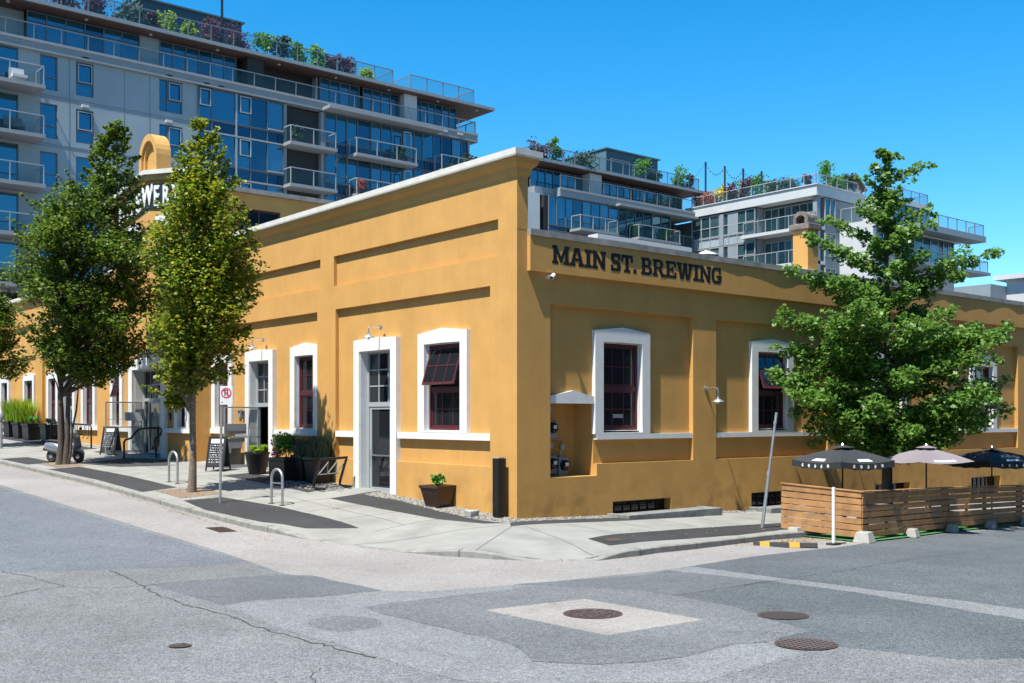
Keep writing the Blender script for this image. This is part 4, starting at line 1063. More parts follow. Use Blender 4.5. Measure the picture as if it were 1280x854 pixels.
q = MB(); q.box(34.4, 34.62, 46.98, 60, -3, 24.0); q.box(-4.3, -4.0, 46.9, 60, -3, 26); q.build('end_wall', 'tgrey', T)
q = MB(); q.box(-4.3, 35.25, 46.78, 60.2, 24.0, 24.64); q.build('terrace_band', 'tband', T)
q = MB(); q.box(-4.3, 35.25, 46.70, 46.778, 24.50, 24.66); q.box(-4.3, 35.25, 46.72, 46.779, 24.02, 24.12); q.box(21.4, 31.2, 45.7, 46.715, 23.98, 24.2); q.box(-4.3, 35.2, 46.765, 46.779, 24.27, 24.30); q.build('slab_lip', 'tslab', T)
railing(T, X, -4, 35, 24.65, .16, .92, 1.55)
PX = FY(48.25)
for s0, s1, n, g in ((2.2, 9.0, 6, 'tglass'), (10.3, 15.6, 6, 'tglass'), (22.0, 25.3, 4, 'tglass'), (25.6, 28.8, 4, 'tglass'), (30.1, 34.2, 6, 'tglass')):
    glazing(T, PX, s0, s1, 24.66, 26.78, 0, n, (.72,), gm=g, name='penthouse_window')
q = MB(); q.box(9.0, 10.3, 48.2, 49, 24.645, 26.83); q.box(-4, 2.2, 48.75, 49, 24.645, 26.83); q.box(15.6, 15.75, 48.6, 51.5, 24.645, 26.83); q.box(21.85, 22.0, 48.4, 51.5, 24.645, 26.83); q.box(15.76, 21.84, 51.3, 51.5, 24.645, 26.83); q.build('penthouse_wall', 'tgrey', T)
q = MB(); q.box(28.9, 30.05, 47.6, 48.8, 24.645, 26.83); q.build('penthouse_pier', 'tlight', T)
q = MB(); q.box(16.1, 17.3, 47.5, 48.6, 24.65, 26.83); q.box(2.2, 34.2, 49.0, 59, 24.66, 26.82); q.build('penthouse_core', 'interior', T)
q = MB(); q.box(-4.3, 37.1, 46.9, 61, 26.87, 27.10); q.build('roof', 'tband', T)
q = MB(); q.box(-4.2, 37.0, 47.0, 60.8, 26.84, 26.868); q.build('soffit', 'soffit', T)
for s in (1, 5.5, 9.5, 14, 18.5, 23, 27.5, 32, 35.8): q = MB(); q.lathe((s, 47.6, 26.77), [(.1, 0), (.1, .07)], 10); q.build('soffit_lamp', 'tlight', T)
railing(T, X, -4, 27.6, 27.1, -.2, 1.1, 1.55, ends=3); railing(T, X, 29.2, 35.2, 27.1, -.2, 1.1, 1.5, ends=4)
railing(T, FX(35.2), 47.0, 49.5, 24.65, 0, 1.05, 1.3)
q = MB(); q.box(10.9, 18.3, 53, 60, 27.1, 31.1); q.build('plant_room', 'mech', T)
q = MB(); q.box(10.82, 10.897, 52.9, 60, 27.11, 30.95); q.box(10.7, 18.5, 52.8, 60.2, 31.103, 31.2); q.build('plant_room_cladding', 'mechl', T)
q = MB(); q.tube([(9.0, 48, 27.1), (9.0, 48, 31)], .09); q.tube([(14.5, 48, 27.1), (14.5, 48, 31)], .09); q.build('roof_mast', 'black', T)

Bk = thing('apartment_block', 'lower dark glass apartment block with a planted roof between the tower and the pale wing', 'apartment block', (51, 53, 0))
X = FY(46.5)
for t in (20.8, 17.9, 15.0):
    glazing(Bk, X, 42.4, 57.3, t - 2.45, t, .0, (.06, .13, .19, .26, .33, .40, .47, .55, .62, .69, .76, .84, .92), gm='tglass', name='curtain_wall')
    glazing(Bk, X, 42.4, 57.3, t - 2.88, t - 2.47, -.01, 8, gm='tglass2', name='spandrel')
    balcony(Bk, X, 44.7, 49.2, t - 2.6, 1.5, .16); balcony(Bk, X, 51.7, 57.2, t - 2.6, 1.5, .16)
    q = MB(); q.box(57.32, 62.5, 48.8, 49, t - 2.9, t); q.box(60.95, 61.2, 46.75, 48.8, t - 2.9, t); q.box(57.3, 57.5, 46.5, 48.8, t - 2.9, t); q.box(57.5, 60.69, 46.3, 48.8, t - 2.9, t - 2.65); q.build('recess_wall', 'tframe', Bk)
    glazing(Bk, FY(48.8), 57.7, 60.4, t - 2.6, t - .2, .0, 3, gm='tglass2', name='balcony_door')
    railing(Bk, X, 57.6, 60.6, t - 2.64, .1)
    glazing(Bk, FX(41.9), 47.0, 58, t - 2.45, t, 0, 6, gm='tglass2', name='side_window')
q = MB(); q.box(41.9, 60.6, 49.0, 60, -3, 20.8); q.box(42.1, 57.3, 46.7, 49, -3, 20.8); q.build('core', 'interior', Bk)
q = MB(); q.box(40.3, 41.6, 46.6, 47.2, -3, 20.84); q.build('end_pier', 'tlight', Bk)
q = MB(); q.box(43.5, 60.65, 46.2, 60, 20.84, 21.55); q.box(41.3, 43.49, 46.9, 60, 20.84, 21.5); q.build('terrace_band', 'tband', Bk)
q = MB(); q.box(43.45, 60.66, 46.12, 46.198, 21.38, 21.57); q.box(50, 60.3, 45.6, 46.197, 20.8, 21.0); q.build('slab_lip', 'tslab', Bk)
railing(Bk, X, 43.6, 60.5, 21.57, .2, 1.05, 1.7)
PX = FY(47.9)
for s0, s1, n in ((41.6, 47.6, 7), (49.2, 53.6, 5), (53.9, 60.5, 7)): glazing(Bk, PX, s0, s1, 21.6, 23.3, 0, n, gm='tglass', name='penthouse_window')
q = MB(); q.box(47.6, 49.0, 46.9, 48, 21.585, 23.45); q.build('penthouse_pier', 'tlight', Bk)
q = MB(); q.box(41.5, 60.5, 48.3, 60, 21.6, 23.4); q.build('penthouse_core', 'interior', Bk)
q = MB(); q.box(41.0, 62.2, 46.3, 61, 23.49, 23.74); q.build('roof', 'tband', Bk)
q = MB(); q.box(41.1, 62.1, 46.4, 60.9, 23.465, 23.488); q.build('soffit', 'soffit', Bk)
railing(Bk, X, 41.2, 61.5, 23.74, -.1, 1.1, 1.5, ends=4)
q = MB(); q.box(52.1, 59, 49.5, 55, 23.74, 26.75); q.build('plant_room', 'mech', Bk)
q = MB(); q.box(52.02, 52.097, 49.4, 55, 23.75, 26.6); q.box(51.9, 59.2, 49.3, 55.2, 26.753, 26.87); q.build('plant_room_cladding', 'mechl', Bk)
q = MB(); q.frame(X, [(50.6, 23.75), (53.0, 23.75), (53.0, 25.3), (50.6, 25.3)], [(50.66, 23.8), (52.94, 23.8), (52.94, 25.24), (50.66, 25.24)], -.9, -.84); q.build('glass_screen', 'railp', Bk)

Wg = thing('apartment_wing', 'pale grey stepped apartment wing with white mullions behind the chimney', 'apartment block', (68, 40, 0))
X = FX(60.7)
for t in (20.95, 18.0, 15.05):
    glazing(Wg, X, 39.4, 46.7, t - 2.0, t, .0, (.14, .27, .41, .55, .70, .84), (.45,), gm='tglass3', fm='tframel', fw=.07, name='window')
    glazing(Wg, X, 39.4, 46.7, t - 2.9, t - 2.02, -.01, (.14, .27, .41, .55, .70, .84), gm='tgrey', fm='tframel', fw=.06, name='spandrel')
    q = MB(); q.mbox(X, 41.3, 42.4, t - 1.96, t - .04, .06, .10); q.mbox(X, 42.9, 43.3, t - 2.9, t, .05, .16); q.build('solid_panel', 'tband', Wg)
    glazing(Wg, FX(61.9), 33.5, 39.3, t - 2.6, t - .1, .0, (.1, .22, .36, .5, .62, .74, .87), gm='tglass3', fm='tframel', fw=.05, name='balcony_glazing')
    q = MB(); q.mbox(X, 33.1, 40.6, t - 2.65, t - 2.38, -1.2, .55); b = q.build('balcony', 'tlight', Wg)
    railing(b, X, 33.2, 40.4, t - 2.37, .45, 1.08, 1.25, ends=.4, pm='tframel')
    glazing(Wg, FY(33.1), 61.75, 63.25, t - 1.95, t + .03, .005, 2, gm='tglass3', fm='tframel', name='window')
q = MB(); q.box(61.95, 67.5, 33.12, 46.6, -3, 21.0); q.box(60.95, 62, 39.4, 46.7, -3, 21); q.box(60.7, 61.2, 33.1, 33.5, -3, 21.0); q.build('wall', 'tband', Wg)
q = MB(); q.box(60.45, 67.6, 32.95, 47.3, 21.08, 21.95); q.box(60.35, 67.7, 32.85, 47.3, 21.953, 22.03); q.build('roof_band', 'tlight', Wg)
railing(Wg, X, 33.2, 47, 22.03, -.3, 1.0, 1.4, pm='tframel')
railing(Wg, FY(33.2), 60.9, 67.3, 22.03, -.2, 1.0, 1.5, pm='tframel')
q = MB(); q.box(64.0, 77.5, 29.9, 33.08, -3, 18.4); q.box(64.0, 78.4, 29.75, 33.09, 18.41, 18.98); q.build('lower_wall', 'tlight', Wg)
glazing(Wg, FY(29.88), 64.6, 68, 16.2, 18.3, 0, 4, gm='tglass', name='window'); glazing(Wg, FY(29.88), 68.2, 77.2, 15.7, 18.35, 0, (.12, .25, .4, .55, .7, .8, .9), gm='tglass3', name='window')
q = MB(); q.box(68, 79.5, 27.9, 29.6, 18.42, 18.97); q.box(68, 80, 27.7, 29.7, 15.4, 15.65); q.build('terrace_slab', 'tband', Wg)
railing(Wg, FY(27.95), 68.1, 79.3, 18.98, -.1, 1.0, 1.5, ends=1.4); railing(Wg, FY(27.8), 68.1, 79.8, 15.66, -.1, 1.0, 1.5, ends=1.4)
railing(Wg, FX(64.0), 29.9, 33, 18.99, -.1, 1.3, 1.0, pm='tframel')
q = MB(); q.box(67.62, 75, 30.9, 44, 18.9, 21.7); q.build('upper_wall', 'tlight', Wg)
railing(Wg, FY(30.9), 67.8, 74.8, 21.7, -.1, .9, 1.4, ends=2)
glazing(Wg, FY(30.88), 68.5, 74.5, 19.1, 21.2, 0, 5, gm='tglass3', name='window')

Fr = thing('low_white_building', 'low white building with an overhanging flat roof at the far right', 'building', (104, 38, 0))
q = MB(); q.box(101.2, 125, 30, 36.3, -6, 17.6); q.build('wall', 'tlight', Fr)
q = MB(); q.box(100.4, 126, 29, 37.4, 17.6, 18.1); q.build('roof', 'tlight', Fr)
q = MB(); q.box(97.5, 124, 36.3, 41, -6, 16.9); q.build('annex', 'tband', Fr)
q = MB(); q.box(101.0, 101.19, 33, 33.25, 10, 17.58); q.build('downpipe', 'tframel', Fr)

# the roof gardens: every shrub and post a thing
def shrub(x, y, z, r, h, m, label, cat, grp, name='shrub', n=None, seed=0):
    r *= 1.25; h *= 1.1; n = int(n * 1.35)
    t = thing(name, label, cat, (x, y, z), grp)
    rg = random.Random(seed * 13 + int(x * 10))
    cl = [((x + rg.uniform(-r, r) * .6, y + rg.uniform(-r, r) * .5, z + .25 + h * rg.uniform(.1, .92)), r * rg.uniform(.4, .68), (n or 260) // 11) for _ in range(14)]
    leaves(cl, .17 if y > 20 else .07, seed + int(x), 'foliage', m, t, squash=.9)
    q = MB(); q.box(x - r * .75, x + r * .75, y - .28, y + .28, z, z + .32); q.build('trough', 'blackm', t)
    return t
RG = 'roof garden plants of the left tower'
zr = 27.1
for i, (x, r, h, m, lab) in enumerate((
    (4.4, .9, .95, 'leafPu', 'mauve flowering shrub leftmost on the tower roof'),
    (6.3, .8, 1.1, 'leafPu', 'mauve shrub second from left on the tower roof'),
    (8.6, .9, 1.15, 'leafS', 'grey-green shrub beside the dark plant room corner on the tower roof'),
    (9.9, .45, 1.0, 'leafPu', 'narrow plum shrub left of the two yellow-green shrubs on the tower roof'),
    (10.7, .75, 1.35, 'leafL', 'larger yellow-green shrub in front of the dark plant room'),
    (12.3, .45, 1.25, 'leafL', 'smaller yellow-green shrub in front of the dark plant room'),
    (14.0, .8, 1.4, 'leafPu', 'pale plum shrub left of the long plum hedge before the plant room'),
    (15.7, .9, 1.3, 'leafPu', 'trailing plum shrub before the right half of the plant room'),
    (17.6, .7, 1.3, 'leafG', 'green bush at the right corner of the dark plant room'),
    (18.9, .6, 1.5, 'leafS', 'first dark green bush right of the plant room'),
    (20.2, .65, 1.45, 'leafG', 'second dark green bush right of the plant room'),
    (21.9, .6, 1.35, 'leafG', 'third green bush right of the plant room, beside the purple hedge'),
    (23.0, .6, 1.2, 'leafPu', 'purple clipped hedge behind the tower railing, left piece'),
    (24.2, .7, 1.2, 'leafPu', 'purple clipped hedge behind the tower railing, right piece'),
    (26.0, .5, .7, 'leafL', 'small bright green plant at the right end of the tower roof garden'))):
    shrub(x, 48.3, zr, r, h, m, lab, 'shrub', RG, seed=i, n=430)
RG = 'roof garden plants of the dark middle block'
for i, (x, r, h, m, lab) in enumerate((
    (42.0, .9, 1.1, 'leafPu', 'brownish shrub at the left end of the middle block roof'),
    (43.9, .6, 1.7, 'leafG', 'tall loose green shrub near the left end of the middle block roof'),
    (47.0, 1.3, .8, 'leafS', 'low wide grey-green planting on the middle block roof'),
    (54.4, .7, 1.6, 'leafG', 'round green bush before the plant room of the middle block'),
    (55.9, .6, .9, 'leafS', 'low dull bush right of the round green bush on the middle block'),
    (59.4, .8, 1.7, 'leafG', 'dense dark green bush at the right end of the middle block roof'),
    (61.0, .35, 1.2, 'leafS', 'slim dark conifer at the right end of the middle block roof'))):
    shrub(x, 47.2, 23.74, r, h, m, lab, 'shrub', RG, seed=40 + i, n=430)
RG = 'roof garden plants of the pale wing'
for i, (x, y, r, h, m, lab) in enumerate((
    (61.8, 46.6, .7, 1.0, 'leafO', 'red and green flowers at the inner corner of the pale wing roof'),
    (61.8, 45.4, .7, .9, 'leafO', 'orange flowers beside the yellow shrub on the pale wing roof'),
    (61.8, 44.0, .8, 1.5, 'leafY', 'bright yellow flowering shrub on the pale wing roof'),
    (61.8, 42.9, .7, 1.4, 'leafPu', 'dark plum shrub right of the yellow one on the pale wing roof'),
    (62.6, 42.6, .8, 1.9, 'leafG', 'tall green shrub behind the plum one on the pale wing roof'),
    (61.8, 41.2, .9, 1.6, 'leafPu', 'wide plum shrub between the string-light posts'),
    (62.2, 40.0, .9, 1.8, 'leafG', 'wide green shrub at the right string-light posts'),
    (61.8, 38.3, .8, .8, 'leafS', 'low grey-green shrub in the middle of the pale wing roof'),
    (61.8, 36.6, .8, .7, 'leafS', 'low grey-green shrub left of the red flower pot on the wing'),
    (61.9, 34.9, .35, 1.0, 'leafPu', 'dark red flower pot near the corner of the pale wing roof'),
    (63.6, 34.2, .7, 2.1, 'leafG', 'tall airy bush at the corner of the pale wing roof'),
    (65.6, 34.4, .8, 1.3, 'leafG', 'low bush between the tall airy bush and the roof shed'),
    (67.0, 34.2, .7, 1.4, 'leafS', 'leaning olive bush beside the roof shed'),
    (71.8, 33.4, .8, 1.0, 'leafL', 'yellow-green bush right of the roof shed'))):
    shrub(x, y, 22.03 if x < 68 else 21.7, r, h, m, lab, 'shrub', RG, seed=70 + i, n=430)
pts = [(61.6, 45.85, 26.3), (61.6, 43.58, 25.5), (61.6, 41.48, 24.9), (61.6, 39.45, 24.3)]
for (x, y, z), lab in zip(pts, ('tallest string-light post at the left of the wing roof', 'second string-light post from the left on the wing roof', 'third string-light post from the left on the wing roof', 'shortest string-light post at the right of the wing roof')):
    q = MB(); q.tube([(x, y, 22.0), (x, y, z)], .09, 8)
    q.tube([(x, y, z), (x, y, z + .08)], [.12, .05], 8)
    tag(q.build('string_light_post', 'blackm', loc=(x, y, 22.0)), lab, 'post', 'string light posts on the wing roof')
q = MB()
for a, b in zip(pts, pts[1:]):
    P = [(a[0], a[1] + (b[1] - a[1]) * k / 8, a[2] + (b[2] - a[2]) * k / 8 - .9 * 4 * (k / 8) * (1 - k / 8)) for k in range(9)]
    q.tube(P, .014, 5)
    for p in P[1:-1]: q.lathe((p[0], p[1], p[2] - .12), [(.03, 0), (.05, .06), (.02, .12)], 6)
a = pts[0]; P = [(a[0] - 1.2 * k / 6, a[1] + 1.2 * k / 6, a[2] - 1.8 * k / 6 - .25 * math.sin(math.pi * k / 6)) for k in range(7)]; q.tube(P, .014, 5)
tag(q.build('string_lights', 'blackm', loc=a), 'thin string of light bulbs sagging between the roof posts', 'string lights')
t = thing('roof_shed', 'small weathered gabled wooden shed on the pale wing roof', 'shed', (69.2, 36, 22.0))
m4 = FY(35.0)
q = MB(); q.prism(m4, [(67.7, 21.95), (70.6, 21.95), (70.6, 23.2), (69.2, 24.2), (67.7, 23.2)], -2.2, 0)
q.build('walls', 'skin', t)
q = MB(); q.prism(m4, [(67.4, 23.05), (69.2, 24.22), (70.9, 23.05), (70.9, 23.2), (69.2, 24.4), (67.4, 23.2)], -2.5, .3); q.build('roof', 'soffit', t)
q = MB(); q.mbox(m4, 68.1, 68.8, 22.1, 23.2, .0, .04); q.mbox(m4, 69.4, 70.2, 22.4, 23.1, .0, .04); q.build('opening', 'tlight', t)
for (x, y, z0, z1, lab, nm) in ((60.9, 40.2, 16, 19.2, 'thin red-brown post before the wing windows', 'flue_pipe'),):
    p = MB(); p.tube([(44.3, 26, 6.3), (44.3, 26, 13.6)], .11, 8); p.tube([(44.3, 26, 13.6), (44.3, 26, 13.75)], [.15, .15], 8)
# patio umbrella and lounger seen on the terraces
t = thing('terrace_umbrella', 'small pale folded-flat umbrella on the far terrace above the frieze', 'umbrella', (60.2, 45.2, 15.4))
q = MB(); q.lathe((60.2, 44.6, 17.3), [(1.25, 0), (.6, .28), (.05, .5)], 8); q.build('canopy', 'tlight', t)
q = MB(); q.tube([(60.2, 44.6, 15.3), (60.2, 44.6, 17.75)], .04, 6); q.build('pole', 'railp', t)
t = thing('terrace_chair', 'white cushioned chair behind the highest balcony railing at far left', 'chair', (1.3, 46.2, tops[0] - 2.3))
zz = tops[0] - 2.3
q = MB(); q.box(.8, 1.6, 45.8, 46.5, zz + .35, zz + .5); q.build('seat', 'paper', t)
q = MB(); q.box(.8, 1.6, 46.5, 46.62, zz + .36, zz + 1.0); q.build('backrest', 'paper', t)
for sx in (.85, 1.55):
    for sy in (45.85, 46.45): q = MB(); q.tube([(sx, sy, zz), (sx, sy, zz + .35)], .025, 6); q.build('leg', 'railp', t)
zz = tops[1] - 2.3
t = thing('terrace_chair', 'dark slatted armchair on the second balcony down at far left', 'chair', (1.2, 46.2, zz))
q = MB(); q.box(.5, 1.5, 45.8, 46.5, zz + .35, zz + .45); q.build('seat', 'tframe', t)
q = MB(); q.prism(FX(.5), [(46.5, zz + .45), (46.75, zz + 1.05), (46.65, zz + 1.05), (46.4, zz + .45)], -1.0, 0); q.build('backrest', 'tframe', t)
for sx in (.55, 1.45):
    for sy in (45.85, 46.45): q = MB(); q.tube([(sx, sy, zz), (sx, sy, zz + .35)], .025, 6); q.build('leg', 'tframe', t)

# two unseen blocks added behind the camera to cut sky fill; they also reflect
def sky_blocker(label, mp, s0, s1, zb, h, dep, seed):
    a = mp(s0, zb, -dep / 2); b_ = mp(s1, zb, -dep / 2)
    t = thing('added_sky_blocker', label, 'building', ((a[0] + b_[0]) / 2, (a[1] + b_[1]) / 2, zb))
    hole = [(s, s + 1.6, z, z + 2.0, None) for z in (zb + 1.2 + 3.4 * k for k in range(int((h - 2) / 3.4))) for s in (s0 + 1.5 + 3.2 * i for i in range(int((s1 - s0 - 2) / 3.2)))]
    relief(mp, s0, s1, zb - 3, zb + h, hole, hole_d=-.25).build('wall', 'brick', t)
    q = MB(); q.mbox(mp, s0, s1, zb + h, zb + h + .4, -dep, .25); q.mbox(mp, s0, s0 + .3, zb - 3, zb + h, -dep, -.02); q.mbox(mp, s1 - .3, s1, zb - 3, zb + h, -dep, -.02); q.mbox(mp, s0, s1, zb - 3, zb + h, -dep - .3, -dep); q.build('roof', 'brick', t)
    q = MB()
    for r in hole: q.quad(mp(r[0], r[2], -.2), mp(r[1], r[2], -.2), mp(r[1], r[3], -.2), mp(r[0], r[3], -.2))
    q.build('glazing', 'dark_glass', t)
sky_blocker('unseen dark brick block added across the right-hand street to cut sky light', lambda s, z, d: (s, -23.0 + d, z), -12, 50, -.6, 20, 14, 1)
sky_blocker('unseen dark brick block added across the left-hand street to cut sky light', lambda s, z, d: (-23.5 + d, s, z), -12, 55, .2, 11.5, 14, 2)

for i, (x, z, r, h, m, lab) in enumerate(((52.4, 18.2, .35, .9, 'leafG', 'potted plant at the left end of the right balcony of the middle block'), (56.4, 18.2, .4, 1.1, 'leafG', 'larger potted plant at the right end of the right balcony of the middle block'), (24.2, 18.3, .35, .8, 'leafO', 'red flowers on the lower balcony of the tower above the parapet'), (27.6, 21.17, .35, .8, 'leafS', 'dull plant on the upper balcony of the tower'), (19.4, 21.23, .35, 1.0, 'leafS', 'plant on the upper recessed balcony of the tower'), (34.0, 21.17, .5, 1.2, 'leafS', 'drooping plant at the right corner balcony of the tower'))):
    shrub(x, 46.2 if x > 40 else (46.1 if x > 23 else 46.5), z, r, h, m, lab, 'plant', 'potted plants on the apartment balconies', 'balcony_plant', 200, 120 + i)

# ------------------------------------------------------------------ things on and by the walls
def wall_lamp(name, base, out, label, reach=.42, drop=.30, r=.18, grp='barn lamps on the ochre walls'):
    """gooseneck barn lamp: plate, arm and enamel shade; out is the unit vector away from the wall"""
    b, o = Vector(base), Vector(out)
    t = thing(name, label, 'lamp', base, grp)
    q = MB(); q.lathe(b, [(.07, 0), (.07, .03), (.03, .05)], 14, o); q.build('wall_plate', 'steel', t)
    q = MB(); P = [b + o * .03, b + o * reach * .6 + Vector((0, 0, .02)), b + o * (reach * .9), b + o * reach + Vector((0, 0, -.05)), b + o * reach + Vector((0, 0, -drop + .09))]
    q.tube(P, .018, 8); q.build('arm', 'steel', t, smooth=True)
    c = b + o * reach + Vector((0, 0, -drop))
    q = MB(); q.lathe(c, [(r, 0), (r * .97, .012), (r * .6, .055), (.045, .085), (.04, .13), (.015, .14)], 20); q.build('shade', 'galv', t, smooth=True)
    q = MB(); q.lathe(c + Vector((0, 0, -.03)), [(.02, -.03), (.035, 0), (.03, .03)], 10); q.build('bulb', 'paper', t)
    return t
wall_lamp('wall_lamp', (-.115 + .12, 5.9, 4.93), (-1, 0, 0), 'barn lamp above the sunlit door nearest the corner')
wall_lamp('wall_lamp', (-.115 + .12, 13.05, 4.98), (-1, 0, 0), 'barn lamp above the open second door')
wall_lamp('wall_lamp', (-PAV, 21.35, 5.25), (-1, 0, 0), 'barn lamp above the main entrance', .5, .36, .2)
wall_lamp('wall_lamp', (6.85, -.0, 3.22), (0, -1, 0), 'barn lamp on the shaded pier between the first two windows', .45, .38, .165)
wall_lamp('wall_lamp', (13.25, -.0, 3.22), (0, -1, 0), 'barn lamp on the shaded pier behind the maple', .5, .42, .19)
t = thing('security_camera', 'small white security camera under the frieze at the corner', 'security camera', (1.0, 0, 5.82))
q = MB(); q.lathe((1.0, 0, 5.84), [(.06, 0), (.06, .03)], 12, (0, -1, 0)); q.tube([(1.0, -.03, 5.84), (1.0, -.14, 5.84)], .02); q.build('bracket', 'white', t)
q = MB(); q.tube([(1.05, -.14, 5.87), (.92, -.2, 5.78)], [.05, .055], 12); q.build('body', 'white', t)
q = MB(); q.lathe((.915, -.203, 5.776), [(.04, 0), (.03, .012)], 12, (-.75, -.35, -.5)); q.build('lens', 'black', t)
for y, z, lab, m in ((15.0, 2.55, 'grey intercom box on the wall left of the second door', 'meter'), (14.7, 2.5, 'brown intercom box on the wall left of the second door', 'rust'), (19.5, 2.45, 'dark intercom box right of the main entrance', 'black')):
    x = -PAV if 17.4 < y < 26 else .12
    t = thing('intercom', lab, 'intercom', (x, y, z))
    q = MB(); q.mbox(FX(x), y - .1, y + .1, z - .14, z + .14, 0, .07); q.build('case', m, t, bevel=.01)
    q = MB(); q.mbox(FX(x), y - .06, y + .06, z + .02, z + .1, .07, .075); q.build('grille', 'blackm', t)
# electric meters in the niche
def meter(x, z, label):
    t = thing('meter', label, 'meter', (x, .8, z), 'utility meters in the wall niche')
    q = MB(); q.mbox(FY(.8), x - .16, x + .16, z - .27, z + .2, 0.0, .2); q.build('box', 'meter', t, bevel=.02)
    q = MB(); q.lathe((x, .6, z), [(.135, 0), (.135, .08), (.115, .11), (.02, .118)], 18, (0, -1, 0)); q.build('dial', 'dark_glass', t, smooth=True)
    q = MB(); q.mbox(FY(.6), x - .055, x + .055, z - .02, z + .07, .12, .125); q.build('dial_plate', 'paper', t)
    q = MB(); q.tube([(x, .72, z + .2), (x, .72, z + .46)], .025); q.lathe((x, .68, z + .46), [(.075, -.04), (.075, .04)], 14, (0, -1, 0)); q.build('regulator', 'galv', t)
for x, z, lab in ((1.30, 2.15, 'upper left grey utility meter in the shaded niche'), (1.66, 2.15, 'upper right grey utility meter in the shaded niche'), (1.28, 1.25, 'lower left grey utility meter in the niche'), (1.66, 1.25, 'lower middle grey utility meter in the niche'), (2.06, 1.2, 'lower right grey utility meter in the niche')): meter(x, z, lab)
q = MB(); q.tube([(1.1, .7, 1.86), (2.06, .7, 1.86), (2.06, .7, 1.62)], .022); q.tube([(1.1, .7, 1.74), (1.66, .7, 1.74), (1.66, .7, 1.66)], .018); q.tube([(1.1, .7, 2.62), (1.8, .7, 2.62)], .02)
tag(q.build('gas_pipe', 'pipe', loc=(1.6, .7, 1.8)), 'thin grey pipes linking the meters in the niche', 'pipe')

# the black post at the corner
def wz(x, y): return walk_z(x, y) + .006
t = thing('corner_post', 'tall square black steel post against the sunlit wall by the corner', 'post', (-.22, .40, wz(-.22, .40)))
z = wz(-.22, .40); q = MB(); q.box(-.34, -.10, .28, .51, z, z + 1.42); q.build('shaft', 'black', t, bevel=.012)
q = MB(); q.box(-.31, -.13, .31, .48, z + 1.42, z + 1.445); q.build('cap', 'capgrey', t)

# pots, planters and what grows in them
def square_pot(name, x, y, z, w0, w1, h, m, label, grp=None, ang=0., wy=1.):
    t = thing(name, label, 'planter', (x, y, z), grp)
    ca, sa = math.cos(ang), math.sin(ang)
    def ring(w, zz): return [(x + (a * ca - b * wy * sa) * w / 2, y + (a * sa + b * wy * ca) * w / 2, zz) for a, b in ((-1, -1), (1, -1), (1, 1), (-1, 1))]
    q = MB(); lv = [ring(w0, z), ring(w1 * .96, z + h * .84), ring(w1, z + h * .85), ring(w1 * 1.04, z + h * .87), ring(w1 * 1.06, z + h), ring(w1 * .9, z + h), ring(w1 * .86, z + h * .86)]
    for r in lv: q.v += r
    for i in range(len(lv) - 1):
        for k in range(4): q.f.append((i*4+k, i*4+(k+1) % 4, i*4+4+(k+1) % 4, i*4+4+k))
    q.f.append((0, 1, 2, 3)); q.build('pot', m, t, bevel=.008)
    q = MB(); q.quad(*ring(w1 * .9, z + h * .9)); q.build('soil', 'soil', t)
    return t
def plant(name, x, y, z, r, h, m, label, cat, size=.06, n=420, seed=1, wide=1., squash=.85, k=14, grp=None):
    t = thing(name, label, cat, (x, y, z), grp); rg = random.Random(seed)
    cl = []
    for _ in range(k):
        a, q = rg.uniform(0, 6.28), math.sqrt(rg.random()) * r
        cl.append(((x + math.cos(a) * q * .75, y + math.sin(a) * q * .75 * wide, z + h * (.3 + .5 * rg.random())), h * .3, n // k))
    leaves(cl, size, seed, 'foliage', m, t, squash=squash)
    q = MB()
    for i in range(5): a = i * 1.26; q.tube([(x, y, z - .03), (x + math.cos(a) * r * .4, y + math.sin(a) * r * .4 * wide, z + h * .5)], .012, 5, .006)
    q.build('stem', 'barkd', t); return t
def blades(name, x, y, z, r, h, m, label, cat, n=120, seed=2, lean=.25, wx=1., wy=1.):
    t = thing(name, label, cat, (x, y, z)); rg = random.Random(seed); q = MB()
    for _ in range(n):
        a, d = rg.uniform(0, 6.28), math.sqrt(rg.random()) * r; px, py = x + math.cos(a) * d * wx, y + math.sin(a) * d * wy
        hh = h * rg.uniform(.55, 1.05); l = lean * rg.uniform(.1, 1); ba = a + rg.uniform(-.8, .8); w = .02 * rg.uniform(.6, 1.2)
        dx, dy = math.cos(ba), math.sin(ba); ox, oy = -dy * w, dx * w
        m1 = (px + dx * l * hh * .35, py + dy * l * hh * .35, z + hh * .6); tp = (px + dx * l * hh, py + dy * l * hh, z + hh)
        q.add([(px - ox, py - oy, z), (px + ox, py + oy, z), (m1[0] + ox, m1[1] + oy, m1[2]), (m1[0] - ox, m1[1] - oy, m1[2]), tp], [(0, 1, 2, 3), (3, 2, 4)])
    q.build('foliage', m, t, rc=False)
    return t
x, y = -.33, 2.72; z = wz(x, y)
square_pot('flower_pot', x, y, z, .46, .68, .56, 'potbrown', 'glossy dark brown square pot on the gravel by the window nearest the corner', ang=.1)
plant('succulent', x, y, z + .5, .17, .34, 'leafG', 'small spiky green plant in the glossy brown pot', 'plant', .09, 200, 3)
x, y = -.75, 12.0; z = wz(x, y)
q_ = thing('flower_pot', 'tapered dark round pot beside the open second door', 'planter', (x, y, z))
q = MB(); q.lathe((x, y, z), [(.26, 0), (.38, .62), (.40, .64), (.40, .70), (.36, .70), (.35, .62)], 24); q.build('pot', 'potblack', q_, smooth=True)
plant('sedum', x, y, z + .64, .40, .30, 'leafL', 'low yellow-green mound in the dark round pot by the second door', 'plant', .06, 700, 5, squash=.7)
x, y = -.72, 10.15; z = wz(x, y)
square_pot('planter_box', x, y, z, .98, 1.08, .66, 'potblack', 'large black rectangular planter under the small sunlit window', ang=math.pi / 2, wy=.62)
